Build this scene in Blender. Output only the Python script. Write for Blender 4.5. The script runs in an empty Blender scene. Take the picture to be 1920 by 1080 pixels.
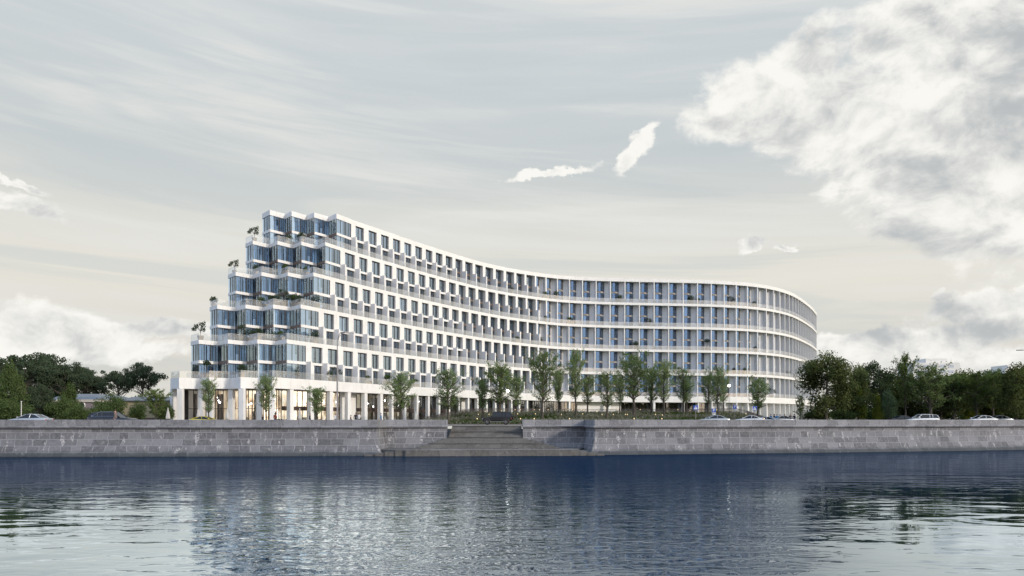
import bpy, bmesh, math, random
from mathutils import Vector, Matrix, noise
from mathutils.geometry import tessellate_polygon
R=random.Random(7)
F=1387.0; HY=787.0; EZ=3.9; G=3.13          # focal in px of the 1920 photo, eye height, street level (water = 0)
rad=math.radians
C=bpy.context.scene.collection
sc=bpy.context.scene

# ------------------------------------------------------------------ camera
cam=bpy.data.cameras.new('camera'); cam.sensor_width=36; cam.lens=36*F/1920; cam.shift_y=247/1920
cam.clip_start=0.5; cam.clip_end=6000
co=bpy.data.objects.new('camera',cam); C.objects.link(co); co.location=(0,0,EZ); co.rotation_euler=(rad(90),0,0)
sc.camera=co
sc.view_settings.view_transform='Standard'; sc.view_settings.look='None'; sc.view_settings.exposure=0; sc.view_settings.gamma=1
try:
    sc.cycles.max_bounces=7; sc.cycles.transparent_max_bounces=14; sc.cycles.glossy_bounces=4; sc.cycles.diffuse_bounces=3
    sc.cycles.use_denoising=True; sc.cycles.caustics_reflective=False; sc.cycles.caustics_refractive=False
    sc.cycles.sample_clamp_indirect=4
except Exception: pass

# ------------------------------------------------------------------ node helper
def lin(c):
    return tuple(((v/255)/12.92 if v/255<=0.04045 else ((v/255+0.055)/1.055)**2.4) for v in c)+(1,)
class NG:
    def __init__(s,tree): s.t=tree; s.n=tree.nodes; s.l=tree.links; s.n.clear()
    def node(s,ty,**kw):
        n=s.n.new(ty)
        for k,v in kw.items(): setattr(n,k,v)
        return n
    def put(s,sock,v):
        if v is None: return
        if hasattr(v,'is_linked') or isinstance(v,bpy.types.NodeSocket): s.l.new(v,sock)
        else: sock.default_value=v
    def m(s,op,a,b=None,c=None,clamp=False):
        n=s.n.new('ShaderNodeMath'); n.operation=op; n.use_clamp=clamp
        s.put(n.inputs[0],a); s.put(n.inputs[1],b); s.put(n.inputs[2],c); return n.outputs[0]
    def sstep(s,v,a,b,x=0.0,y=1.0):
        n=s.n.new('ShaderNodeMapRange'); n.interpolation_type='SMOOTHSTEP'; n.clamp=True
        s.put(n.inputs[0],v); 
        for i,q in enumerate((a,b,x,y)): s.put(n.inputs[i+1],q)
        return n.outputs[0]
    def mix(s,f,a,b,bt='MIX'):
        n=s.n.new('ShaderNodeMix'); n.data_type='RGBA'; n.blend_type=bt
        s.put(n.inputs[0],f); s.put(n.inputs[6],a); s.put(n.inputs[7],b); return n.outputs[2]
    def comb(s,x,y,z=0.0):
        n=s.n.new('ShaderNodeCombineXYZ'); s.put(n.inputs[0],x); s.put(n.inputs[1],y); s.put(n.inputs[2],z); return n.outputs[0]
    def sep(s,v):
        n=s.n.new('ShaderNodeSeparateXYZ'); s.l.new(v,n.inputs[0]); return n.outputs
    def noise(s,v,scale,detail=4,rough=0.5,dist=0.0,col=False):
        n=s.n.new('ShaderNodeTexNoise'); 
        if v is not None: s.l.new(v,n.inputs['Vector'])
        n.inputs['Scale'].default_value=scale; n.inputs['Detail'].default_value=detail
        n.inputs['Roughness'].default_value=rough; n.inputs['Distortion'].default_value=dist
        return n.outputs[1 if col else 0]
    def ramp(s,f,stops):
        n=s.n.new('ShaderNodeValToRGB'); s.put(n.inputs[0],f); e=n.color_ramp.elements
        while len(e)<len(stops): e.new(0.5)
        for i,(p,c) in enumerate(stops): e[i].position=p; e[i].color=c
        return n.outputs[0]
    def vm(s,op,a,b=None,sc_=None):
        n=s.n.new('ShaderNodeVectorMath'); n.operation=op; s.put(n.inputs[0],a)
        if b is not None: s.put(n.inputs[1],b)
        if sc_ is not None: s.put(n.inputs[3],sc_)
        return n.outputs[0]

# ------------------------------------------------------------------ world and sun
SUN=Vector((0.80,-0.56,0.36)).normalized()
w=bpy.data.worlds.new("World"); sc.world=w; w.use_nodes=True
g=NG(w.node_tree)
tc=g.node('ShaderNodeTexCoord').outputs['Generated']
x,y,z=g.sep(tc)
az=g.m('ARCTAN2',x,y); el=g.m('ARCSINE',z)
ael=g.m('ABSOLUTE',el)
base=g.ramp(g.m('DIVIDE',ael,rad(60)),[(0,lin((213,211,202))),(0.09,lin((221,218,209))),(0.17,lin((230,227,217))),(0.235,lin((220,220,214))),
    (0.31,lin((202,208,209))),(0.41,lin((203,210,213))),(0.50,lin((214,218,219))),(1.0,lin((190,203,214)))])
# thin streaked high cloud
sv=g.comb(g.m('MULTIPLY',az,1.0),g.m('MULTIPLY',g.m('ADD',el,g.m('MULTIPLY',az,0.06)),11.0),3.1)
st=g.noise(sv,1.6,7,0.55,0.6)
st2=g.noise(g.comb(g.m('MULTIPLY',az,1.7),g.m('MULTIPLY',g.m('ADD',el,g.m('MULTIPLY',az,0.10)),22.0),9.1),1.3,6,0.6,0.4)
cir=g.sstep(g.m('ADD',g.m('MULTIPLY',st,0.72),g.m('MULTIPLY',st2,0.28)),0.47,0.66)
upf=g.sstep(ael,rad(2),rad(12),0.35,0.85)
base=g.mix(g.m('MULTIPLY',cir,upf),base,lin((229,229,225)))
blu=g.sstep(st,0.50,0.36,0.0,0.35)
base=g.mix(blu,base,lin((188,199,204)))
# rear half of the sky: clear blue above, paler low down
sky=g.node('ShaderNodeTexSky',sky_type='NISHITA'); sky.sun_disc=False; sky.sun_elevation=math.asin(SUN.z); sky.sun_rotation=math.atan2(SUN.x,SUN.y)
sky.air_density=1.2; sky.dust_density=1.0
skyc=g.vm('SCALE',sky.outputs[0],None,0.10)
rear=g.mix(0.75,skyc,g.ramp(g.m('DIVIDE',ael,rad(90)),[(0,(1.02,1.0,0.98,1)),(0.2,(0.92,1.02,1.18,1)),(0.5,(0.55,0.72,0.98,1)),(1,(0.42,0.56,0.78,1))]))
rear=g.vm('MULTIPLY',rear,g.mix(g.sstep(x,-0.7,0.8),(1.08,1.16,1.32,1),(1.72,1.58,1.40,1)))
rf=g.m('MAXIMUM',g.sstep(g.m('ABSOLUTE',az),rad(48),rad(85)),g.sstep(ael,rad(34),rad(60)))
base=g.mix(rf,base,rear)
# heaped clouds at real bearings
nv=g.comb(az,g.m('MULTIPLY',el,1.35),0.0)
warp=g.vm('SCALE',g.vm('SUBTRACT',g.noise(nv,5.0,3,0.5,0,True),(0.5,0.5,0.5)),None,0.10)
nvw=g.vm('ADD',nv,warp)
n1=g.noise(nvw,9.0,10,0.62)
n2=g.noise(g.vm('ADD',nvw,(0.008,0.024,0.0)),9.0,6,0.58)
n3=g.noise(g.vm('ADD',nvw,(1.7,2.3,0.4)),3.6,3,0.45)
ell=[(1425,185,118,66,-12),(1500,115,80,52,-30),(1590,215,200,80,5),(1780,70,150,115,0),(1870,230,210,210,0),(1755,330,190,100,15),
 (1850,400,150,100,0),(1700,400,95,55,10),(1900,90,90,100,0),(1192,282,50,17,-45),(1035,327,72,8,-8),(1403,463,30,12,-10),(20,372,95,20,8),(30,335,60,10,10),
 (100,622,165,40,5),(285,615,120,20,0),(20,660,90,60,0),(190,655,150,26,0),(1640,662,190,28,2),(1850,618,170,38,-6),(1800,575,95,22,-12),
 (1900,560,80,26,0),(1590,636,110,20,0),(1890,690,190,26,0),(1700,640,150,24,-3),(1590,360,60,9,5),(1480,462,20,6,0)]
w2v=g.sep(g.vm('SCALE',g.vm('SUBTRACT',g.noise(nv,16.0,6,0.6,0,True),(0.5,0.5,0.5)),None,0.075))
azw=g.m('ADD',az,w2v[0]); elw=g.m('ADD',el,g.m('MULTIPLY',w2v[1],0.8))
M=None
for (px,py,rx,ry,an) in ell:
    ca=math.atan2(px-960,F); ce=math.atan2(HY-py,math.hypot(F,px-960))
    k=1/F*math.cos(ca); rx*=k*1.05; ry*=k*1.05
    dx=g.m('SUBTRACT',azw,ca); dy=g.m('SUBTRACT',elw,ce)
    c_,s_=math.cos(rad(-an)),math.sin(rad(-an))
    u=g.m('MULTIPLY_ADD',dx,c_/rx,g.m('MULTIPLY',dy,s_/rx)); v=g.m('MULTIPLY_ADD',dy,c_/ry,g.m('MULTIPLY',dx,-s_/ry))
    d=g.m('SUBTRACT',1.0,g.m('SQRT',g.m('MULTIPLY_ADD',u,u,g.m('MULTIPLY',v,v))))
    M=d if M is None else g.m('SMOOTH_MAX',M,d,0.12)
M=g.m('MAXIMUM',g.m('ADD',M,0.10),-1.5)
dens0=g.m('ADD',g.m('MULTIPLY',M,2.3),g.m('MULTIPLY',g.m('SUBTRACT',n1,0.49),5.0))
dens=g.sstep(dens0,-0.15,0.95)
lit=g.m('ADD',g.m('MULTIPLY',g.m('SUBTRACT',n1,n2),3.4),g.m('MULTIPLY',g.m('SUBTRACT',0.55,n3),2.3))
lit=g.m('ADD',lit,g.m('MULTIPLY',g.m('SUBTRACT',1.1,dens0),0.13))
lit=g.sstep(lit,-0.92,0.28)
ccol=g.mix(lit,lin((186,190,192)),lin((252,250,244)))
colr=g.mix(g.m('MULTIPLY',dens,0.95),base,ccol)
lp=g.node('ShaderNodeBackground'); g.l.new(colr,lp.inputs[0]); lp.inputs[1].default_value=1.0
ow=g.node('ShaderNodeOutputWorld'); g.l.new(lp.outputs[0],ow.inputs[0])
w.cycles.sampling_method='MANUAL'; w.cycles.sample_map_resolution=512
sl=bpy.data.lights.new('sun','SUN'); sl.energy=2.35; sl.angle=rad(5); sl.color=(1.0,0.905,0.78)
so=bpy.data.objects.new('sun',sl); C.objects.link(so); so.rotation_euler=(-SUN).to_track_quat('-Z','Y').to_euler(); so.location=(80,-60,90)

# ------------------------------------------------------------------ materials
MT={}
def pmat(name,col,rough=0.6,metal=0.0,spec=0.5,bump=0.0,bscale=20,var=0.0,vscale=1.0,emit=None,es=0,coat=0.0,col2=None):
    m=bpy.data.materials.new(name); m.use_nodes=True; q=NG(m.node_tree)
    b=q.node('ShaderNodeBsdfPrincipled'); o=q.node('ShaderNodeOutputMaterial'); q.l.new(b.outputs[0],o.inputs[0])
    b.inputs['Roughness'].default_value=rough; b.inputs['Metallic'].default_value=metal; b.inputs['Specular IOR Level'].default_value=spec
    b.inputs['Coat Weight'].default_value=coat
    c=tuple(col)+(1,)
    ob=q.node('ShaderNodeTexCoord').outputs['Object']
    if var>0:
        n=q.noise(ob,vscale,6,0.6)
        c2=tuple(col2)+(1,) if col2 else tuple(v*(1-var) for v in col)+(1,)
        q.l.new(q.mix(q.sstep(n,0.35,0.65),c2,c),b.inputs['Base Color'])
    else: b.inputs['Base Color'].default_value=c
    if bump>0:
        bm=q.node('ShaderNodeBump'); bm.inputs['Strength'].default_value=bump; bm.inputs['Distance'].default_value=0.02
        q.l.new(q.noise(ob,bscale,5,0.6),bm.inputs['Height']); q.l.new(bm.outputs[0],b.inputs['Normal'])
    if emit: b.inputs['Emission Color'].default_value=tuple(emit)+(1,); b.inputs['Emission Strength'].default_value=es
    MT[name]=m; return m
pmat('white_plaster',(0.77,0.76,0.745),0.7,bump=0.1,bscale=9,var=0.07,vscale=0.5)
pmat('grey_panel',(0.76,0.76,0.775),0.75,bump=0.15,bscale=6,var=0.10,vscale=1.7)
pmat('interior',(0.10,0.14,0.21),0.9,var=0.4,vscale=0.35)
def plaster():
    m=MT['white_plaster']; q_=m.node_tree; b=[n for n in q_.nodes if n.type=='BSDF_PRINCIPLED'][0]; q=NG.__new__(NG); q.t=q_; q.n=q_.nodes; q.l=q_.links
    src=b.inputs['Base Color'].links[0].from_socket
    ob=q.node('ShaderNodeTexCoord').outputs['Object']; X,Y,Z=q.sep(ob)
    st=q.sstep(q.noise(q.comb(q.m('MULTIPLY',X,2.2),q.m('MULTIPLY',Y,2.2),q.m('MULTIPLY',Z,0.25)),1.0,5,0.65),0.46,0.70,0.0,0.30)
    q.l.new(q.mix(st,src,(0.52,0.50,0.47,1)),b.inputs['Base Color'])
plaster()
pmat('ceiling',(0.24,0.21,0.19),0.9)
pmat('curtain',(0.82,0.80,0.80),0.9,var=0.15,vscale=0.8)
pmat('frame',(0.035,0.03,0.028),0.5)
pmat('brown_panel',(0.05,0.032,0.025),0.5)
pmat('asphalt',(0.05,0.05,0.052),0.9,bump=0.3,bscale=8,var=0.3,vscale=0.3)
pmat('paving',(0.22,0.21,0.20),0.85,var=0.2,vscale=0.5)
pmat('marking',(0.75,0.75,0.73),0.7)
pmat('rubber',(0.015,0.015,0.016),0.8)
pmat('rim',(0.35,0.35,0.36),0.3,metal=0.8)
pmat('chrome',(0.7,0.7,0.72),0.2,metal=1)
pmat('black_paint',(0.006,0.006,0.007),0.4,coat=0.15,spec=0.3)
pmat('navy_paint',(0.010,0.012,0.018),0.3,coat=0.3)
pmat('silver_paint',(0.42,0.45,0.48),0.25,metal=0.5,coat=0.8)
pmat('white_paint',(0.72,0.73,0.74),0.25,coat=0.8)
pmat('yellow_paint',(0.50,0.42,0.03),0.25,coat=0.8)
pmat('red_paint',(0.30,0.03,0.02),0.25,coat=0.8)
pmat('car_glass',(0.012,0.015,0.02),0.08,spec=0.45)
pmat('bark',(0.09,0.075,0.06),0.9,bump=0.5,bscale=12,var=0.4,vscale=4)
pmat('steel',(0.24,0.23,0.24),0.4,metal=0.6)
pmat('dark_metal',(0.05,0.045,0.045),0.5)
pmat('fence_wood',(0.20,0.17,0.155),0.8,var=0.3,vscale=3)
pmat('sign_blue',(0.02,0.08,0.42),0.4); pmat('sign_white',(0.8,0.8,0.8),0.5); pmat('sign_black',(0.02,0.02,0.02),0.5)
pmat('lamp_warm',(0.9,0.7,0.4),0.5,emit=(1.0,0.72,0.36),es=1.3)
pmat('lamp_white',(1,1,1),0.5,emit=(1.0,0.97,0.92),es=9)
pmat('headlamp',(1,1,1),0.3,emit=(1,0.98,0.95),es=4)
pmat('taillamp',(0.5,0.02,0.02),0.3)
pmat('canvas',(0.55,0.53,0.50),0.9,var=0.1,vscale=3)
pmat('pot',(0.42,0.36,0.29),0.8,var=0.2,vscale=3)
pmat('skin',(0.50,0.30,0.22),0.6); pmat('hair',(0.03,0.02,0.015),0.7)
for nm,c in (('cloth_dark',(0.025,0.027,0.035)),('cloth_white',(0.62,0.62,0.62)),('cloth_blue',(0.06,0.20,0.38)),('cloth_brown',(0.16,0.12,0.11)),('cloth_red',(0.35,0.09,0.06)),('denim',(0.04,0.06,0.11))): pmat(nm,c,0.9)
pmat('yellow_render',(0.36,0.31,0.20),0.85,var=0.12,vscale=0.6)
pmat('mauve_render',(0.22,0.18,0.19),0.85,var=0.12,vscale=0.6)
pmat('beige_trim',(0.42,0.38,0.33),0.8)
pmat('brown_brick',(0.13,0.085,0.07),0.9,var=0.3,vscale=3)
pmat('metal_roof',(0.17,0.20,0.23),0.45,metal=0.3,var=0.15,vscale=1)
pmat('far_wall',(0.72,0.70,0.67),0.9,var=0.06,vscale=0.1)  # distance haze painted into the pale wall colour
pmat('far_window',(0.42,0.46,0.52),0.4)  # panes paled too, haze put into their colour
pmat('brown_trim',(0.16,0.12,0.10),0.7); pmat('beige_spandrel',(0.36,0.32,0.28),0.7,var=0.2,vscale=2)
pmat('sofa',(0.30,0.30,0.32),0.9)

def glassmat(name,tint,gl,tr,dcol,rough=0.02,fres=1.45):
    m=bpy.data.materials.new(name); m.use_nodes=True; q=NG(m.node_tree)
    gs=q.node('ShaderNodeBsdfGlossy'); gs.inputs['Color'].default_value=tint+(1,); gs.inputs['Roughness'].default_value=rough
    # slight waviness of real panes
    ob=q.node('ShaderNodeTexCoord').outputs['Object']; bm=q.node('ShaderNodeBump'); bm.inputs['Strength'].default_value=0.12; bm.inputs['Distance'].default_value=0.05
    q.l.new(q.noise(ob,0.35,2),bm.inputs['Height']); q.l.new(bm.outputs[0],gs.inputs['Normal'])
    t=q.node('ShaderNodeBsdfTransparent'); t.inputs[0].default_value=((0.66,0.82,1.0,1) if name[:5]=='glass' else (0.85,0.88,0.90,1))
    d=q.node('ShaderNodeBsdfDiffuse'); d.inputs[0].default_value=dcol+(1,)
    m1=q.node('ShaderNodeMixShader'); m1.inputs[0].default_value=tr; q.l.new(d.outputs[0],m1.inputs[1]); q.l.new(t.outputs[0],m1.inputs[2])
    fr=q.node('ShaderNodeFresnel'); fr.inputs[0].default_value=fres
    fac=q.m('ADD',q.m('MULTIPLY',fr.outputs[0],1-gl),gl,clamp=True)
    m2=q.node('ShaderNodeMixShader'); q.l.new(fac,m2.inputs[0]); q.l.new(m1.outputs[0],m2.inputs[1]); q.l.new(gs.outputs[0],m2.inputs[2])
    o=q.node('ShaderNodeOutputMaterial'); q.l.new(m2.outputs[0],o.inputs[0]); MT[name]=m
glassmat('glass',(0.74,0.88,1.0),0.33,0.92,(0.05,0.09,0.17))
glassmat('glass_blue',(0.44,0.62,0.88),0.36,0.88,(0.04,0.09,0.18))
glassmat('shop_glass',(0.9,0.95,1.0),0.16,1.0,(0.02,0.02,0.02))
glassmat('rail_glass',(0.95,0.96,1.0),0.08,0.80,(0.80,0.77,0.71))

def lobbymat():
    m=bpy.data.materials.new('lobby'); m.use_nodes=True; q=NG(m.node_tree)
    ob=q.node('ShaderNodeTexCoord').outputs['Object']; X,Y,Z=q.sep(ob)
    n=q.noise(q.comb(q.m('MULTIPLY',X,0.9),q.m('MULTIPLY',Y,0.9),q.m('MULTIPLY',Z,0.35)),1.3,5,0.6,0.4)
    n2=q.noise(ob,0.23,2)
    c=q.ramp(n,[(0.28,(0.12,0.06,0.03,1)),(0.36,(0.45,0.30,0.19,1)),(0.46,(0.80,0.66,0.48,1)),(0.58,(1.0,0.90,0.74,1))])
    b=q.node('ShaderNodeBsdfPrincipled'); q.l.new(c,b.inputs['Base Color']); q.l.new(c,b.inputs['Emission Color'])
    # lobby light painted as the wall's own glow, strong at the left end only
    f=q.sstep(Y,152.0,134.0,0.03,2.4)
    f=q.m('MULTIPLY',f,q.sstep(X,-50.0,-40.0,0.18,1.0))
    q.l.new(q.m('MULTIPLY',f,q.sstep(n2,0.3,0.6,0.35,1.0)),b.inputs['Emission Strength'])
    o=q.node('ShaderNodeOutputMaterial'); q.l.new(b.outputs[0],o.inputs[0]); MT['lobby']=m
lobbymat()

def stonemat(name,bw,rh,mortar,c1,c2,mc,msize,stain):
    m=bpy.data.materials.new(name); m.use_nodes=True; q=NG(m.node_tree)
    uv=q.node('ShaderNodeTexCoord').outputs['UV']
    U,V,_=q.sep(uv)
    wob=q.m('MULTIPLY',q.m('SUBTRACT',q.noise(uv,0.55,2),0.5),0.9)   # block lengths vary
    vec=q.comb(q.m('ADD',U,wob),V)
    br=q.node('ShaderNodeTexBrick'); q.l.new(vec,br.inputs['Vector']); br.offset=0.43; br.squash=1.35; br.squash_frequency=3
    br.inputs['Scale'].default_value=1; br.inputs['Brick Width'].default_value=bw; br.inputs['Row Height'].default_value=rh
    br.inputs['Mortar Size'].default_value=msize; br.inputs['Mortar Smooth'].default_value=0.4; br.inputs['Bias'].default_value=-0.1
    br.inputs['Color1'].default_value=c1+(1,); br.inputs['Color2'].default_value=c2+(1,); br.inputs['Mortar'].default_value=mc+(1,)
    grain=q.noise(uv,3.0,7,0.7); col=q.mix(q.sstep(grain,0.3,0.75,0,0.55),br.outputs[0],tuple(v*1.35 for v in c2)+(1,))
    col=q.mix(q.sstep(q.noise(uv,0.22,4),0.5,0.7,0,0.35),col,tuple(v*0.6 for v in c1)+(1,))
    b=q.node('ShaderNodeBsdfPrincipled')
    if stain>0:      # pale lime runs below some joints
        sv=q.comb(q.m('MULTIPLY',U,1.6),q.m('ADD',q.m('MULTIPLY',V,0.55),q.m('MULTIPLY',q.noise(uv,4,3),0.25)))
        s=q.sstep(q.noise(sv,1.0,3,0.5,0.3),0.60,0.66)
        s=q.m('MULTIPLY',s,q.sstep(q.noise(uv,5,4),0.42,0.55))
        col=q.mix(q.m('MULTIPLY',s,stain),col,(0.42,0.41,0.42,1))
    if name=='granite_wall':   # wet algae band at the tide line
        Zw=q.sep(q.node('ShaderNodeTexCoord').outputs['Object'])[2]
        wet=q.sstep(q.m('ADD',Zw,q.m('MULTIPLY',q.noise(uv,1.2,5),0.5)),1.05,0.45)
        col=q.mix(q.m('MULTIPLY',wet,0.8),col,(0.035,0.042,0.045,1))
    q.l.new(col,b.inputs['Base Color']); b.inputs['Roughness'].default_value=0.8
    bm=q.node('ShaderNodeBump'); bm.inputs['Strength'].default_value=0.8; bm.inputs['Distance'].default_value=0.06
    q.l.new(q.m('ADD',q.m('MULTIPLY',q.noise(uv,4,6,0.65),0.7),q.m('MULTIPLY',br.outputs[1],-0.5)),bm.inputs['Height']); q.l.new(bm.outputs[0],b.inputs['Normal'])
    o=q.node('ShaderNodeOutputMaterial'); q.l.new(b.outputs[0],o.inputs[0]); MT[name]=m
stonemat('granite_wall',1.15,0.72,0.02,(0.08,0.08,0.088),(0.20,0.20,0.216),(0.30,0.30,0.32),0.04,0.95)
stonemat('granite_parapet',1.45,3.0,0.02,(0.13,0.13,0.14),(0.25,0.25,0.268),(0.07,0.07,0.075),0.03,0.35)
stonemat('granite_steps',1.3,1.1,0.02,(0.085,0.08,0.075),(0.15,0.145,0.14),(0.045,0.045,0.045),0.02,0.2)

def leafmat(name,c1,c2,c3=None):
    m=bpy.data.materials.new(name); m.use_nodes=True; q=NG(m.node_tree)
    ob=q.node('ShaderNodeTexCoord').outputs['Object']; oi=q.node('ShaderNodeObjectInfo')
    v=q.vm('ADD',ob,q.comb(q.m('MULTIPLY',oi.outputs['Random'],40.0),0.0))
    n=q.noise(v,0.8,4,0.7)
    col=q.mix(q.sstep(n,0.35,0.65),c1+(1,),c2+(1,))
    gm=q.node('ShaderNodeNewGeometry')
    if hasattr(gm.outputs,'get') and gm.outputs.get('Random Per Island'):
        col=q.mix(q.m('MULTIPLY',gm.outputs['Random Per Island'],0.6),col,(c3 or tuple(x*1.6 for x in c2))+(1,))
    d=q.node('ShaderNodeBsdfDiffuse'); q.l.new(col,d.inputs[0])
    t=q.node('ShaderNodeBsdfTranslucent'); q.l.new(q.mix(1.0,col,(1.0,1.1,0.55,1),'MULTIPLY'),t.inputs[0])
    mx=q.node('ShaderNodeMixShader'); mx.inputs[0].default_value=0.32; q.l.new(d.outputs[0],mx.inputs[1]); q.l.new(t.outputs[0],mx.inputs[2])
    o=q.node('ShaderNodeOutputMaterial'); q.l.new(mx.outputs[0],o.inputs[0]); MT[name]=m
leafmat('leaf_young',(0.09,0.13,0.055),(0.17,0.22,0.10))
leafmat('leaf_dark',(0.034,0.050,0.034),(0.066,0.088,0.056))
leafmat('leaf_green',(0.042,0.064,0.026),(0.078,0.108,0.042))
leafmat('leaf_olive',(0.042,0.056,0.022),(0.085,0.100,0.038))
leafmat('leaf_yellow',(0.07,0.10,0.02),(0.14,0.16,0.03))
leafmat('leaf_blue',(0.05,0.085,0.05),(0.09,0.13,0.075))
leafmat('leaf_pale',(0.06,0.09,0.03),(0.12,0.155,0.06))
leafmat('blade_grey',(0.15,0.155,0.12),(0.25,0.245,0.20),(0.26,0.24,0.20))
leafmat('blade_green',(0.035,0.055,0.018),(0.07,0.095,0.03))

# ------------------------------------------------------------------ mesh helpers
class MB:
    def __init__(s): s.v=[]; s.f=[]; s.mi=[]; s.uv={}; s.mats=[]
    def mat(s,n):
        if n not in s.mats: s.mats.append(n)
        return s.mats.index(n)
    def quad(s,a,b,c,d,m='white_plaster',uv=None):
        i=len(s.v); s.v+=[Vector(a),Vector(b),Vector(c),Vector(d)]; s.f.append((i,i+1,i+2,i+3)); s.mi.append(s.mat(m))
        if uv: s.uv[len(s.f)-1]=uv
    def poly(s,pts,m):
        i=len(s.v); s.v+=[Vector(p) for p in pts]; s.f.append(tuple(range(i,i+len(pts)))); s.mi.append(s.mat(m))
    def hexa(s,b,t,m='white_plaster'):   # bottom ring, top ring (any count)
        n=len(b); i=len(s.v); s.v+=[Vector(p) for p in b]+[Vector(p) for p in t]; k=s.mat(m)
        for j in range(n):
            j2=(j+1)%n; s.f.append((i+j,i+j2,i+n+j2,i+n+j)); s.mi.append(k)
        s.f.append(tuple(i+j for j in reversed(range(n)))); s.mi.append(k)
        s.f.append(tuple(i+n+j for j in range(n))); s.mi.append(k)
    def box(s,x0,x1,y0,y1,z0,z1,m='white_plaster'):
        s.hexa([(x0,y0,z0),(x1,y0,z0),(x1,y1,z0),(x0,y1,z0)],[(x0,y0,z1),(x1,y0,z1),(x1,y1,z1),(x0,y1,z1)],m)
    def plan(s,pts,z0,z1,m='white_plaster'):   # convex plan polygon extruded
        s.hexa([(p[0],p[1],z0) for p in pts],[(p[0],p[1],z1) for p in pts],m)
    def big(s,pts,z0,z1,m,mb=None,side=None):   # non-convex plan polygon extruded
        mb=mb or m; i=len(s.v); n=len(pts)
        s.v+=[Vector((p[0],p[1],z0)) for p in pts]+[Vector((p[0],p[1],z1)) for p in pts]
        for t in tessellate_polygon([[Vector((p[0],p[1],0)) for p in pts]]):
            s.f.append((i+t[2],i+t[1],i+t[0])); s.mi.append(s.mat(mb))
            s.f.append((i+n+t[0],i+n+t[1],i+n+t[2])); s.mi.append(s.mat(m))
        for j in range(n):
            j2=(j+1)%n; s.f.append((i+j,i+j2,i+n+j2,i+n+j)); s.mi.append(s.mat(side or m))
    def tube(s,a,b,r0,r1,n=8,m='bark',cap=True):
        a=Vector(a); b=Vector(b); d=(b-a)
        if d.length<1e-6: return
        d.normalize(); u=d.orthogonal().normalized(); v=d.cross(u)
        ra=[a+(u*math.cos(2*math.pi*k/n)+v*math.sin(2*math.pi*k/n))*r0 for k in range(n)]
        rb=[b+(u*math.cos(2*math.pi*k/n)+v*math.sin(2*math.pi*k/n))*r1 for k in range(n)]
        i=len(s.v); s.v+=ra+rb; k_=s.mat(m)
        for j in range(n): s.f.append((i+j,i+(j+1)%n,i+n+(j+1)%n,i+n+j)); s.mi.append(k_)
        if cap:
            s.f.append(tuple(i+j for j in reversed(range(n)))); s.mi.append(k_); s.f.append(tuple(i+n+j for j in range(n))); s.mi.append(k_)
    def ball(s,c,r,m,n=8,sz=1.0):
        c=Vector(c); rings=max(4,n//2+1); i=len(s.v); k_=s.mat(m)
        for a in range(rings+1):
            th=math.pi*a/rings
            for b in range(n):
                ph=2*math.pi*b/n; s.v.append(c+Vector((r*math.sin(th)*math.cos(ph),r*math.sin(th)*math.sin(ph),r*sz*math.cos(th))))
        for a in range(rings):
            for b in range(n): s.f.append((i+a*n+b,i+(a+1)*n+b,i+(a+1)*n+(b+1)%n,i+a*n+(b+1)%n)); s.mi.append(k_)
    def mesh(s,name,smooth=False):
        me=bpy.data.meshes.new(name); me.from_pydata([tuple(p) for p in s.v],[],s.f)
        for n in s.mats: me.materials.append(MT[n])
        me.polygons.foreach_set('material_index',s.mi)
        if s.uv:
            ul=me.uv_layers.new(name='UVMap').data
            for fi,uvs in s.uv.items():
                for li,u in zip(me.polygons[fi].loop_indices,uvs): ul[li].uv=u
        if smooth: me.polygons.foreach_set('use_smooth',[True]*len(me.polygons))
        me.update(); return me
def link(name,me,parent=None,loc=(0,0,0),rot=0):
    o=bpy.data.objects.new(name,me); C.objects.link(o)
    if parent is not None:
        o.parent=parent
    o.location=loc; o.rotation_euler=(0,0,rot)
    return o
def tag(o,label,cat,group=None,kind=None):
    if label: o['label']=label
    if cat: o['category']=cat
    if group: o['group']=group
    if kind: o['kind']=kind
    return o
def thing(name,label,cat,loc=(0,0,0),rot=0,group=None):
    o=bpy.data.objects.new(name,None); C.objects.link(o); o.location=loc; o.rotation_euler=(0,0,rot); o.empty_display_size=0.5
    return tag(o,label,cat,group)
KIDS={}
def dup(root,loc,rot=0,label=None,scale=1.0,group=None,mats=None):
    r=root.copy(); C.objects.link(r); r.location=loc; r.rotation_euler=(0,0,rot); r.scale=(scale,)*3 if not isinstance(scale,tuple) else scale
    if label: r['label']=label
    if group: r['group']=group
    for ch in list(root.children):
        c=ch.copy(); C.objects.link(c); c.parent=r
        for gch in list(ch.children):
            d=gch.copy(); C.objects.link(d); d.parent=c
    return r
def at(px,Y): return (px-960)/F*Y
def ss(a,b,t):
    t=max(0,min(1,(t-a)/(b-a))); return t*t*(3-2*t)

# ------------------------------------------------------------------ terrain, streets, water
quay=[(-600,70),(-300,72),(-150,74),(-90,76.2),(-54,78.0),(-32,79.3),(-14.8,80.6)]
quayR=[(9.3,82.6),(21,85.1),(31,87.2),(41.4,89.7),(54,93.1),(67.2,97.2),(85,103.2),(110,113),(160,136),(260,190),(420,290)]
allq=quay+quayR
def qy(X):
    for a,b in zip(allq,allq[1:]):
        if X<=b[0]: t=(X-a[0])/(b[0]-a[0]); return a[1]+(b[1]-a[1])*t
    return allq[-1][1]
def berm(X,Y):
    if Y<100: return 0.0
    px=960+F*X/Y
    w_=ss(770,880,px)*(1-ss(1375,1452,px))
    return 2.25*ss(122,178,Y)*w_*(1-ss(330,400,Y))
def gz(X,Y): return G+berm(X,Y)
def y0(X):
    if X<-14.9 or X>9.3: return qy(X)+0.3
    if -7.4<X<1.2: return 92.8
    return 87.2
mb=MB()
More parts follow.
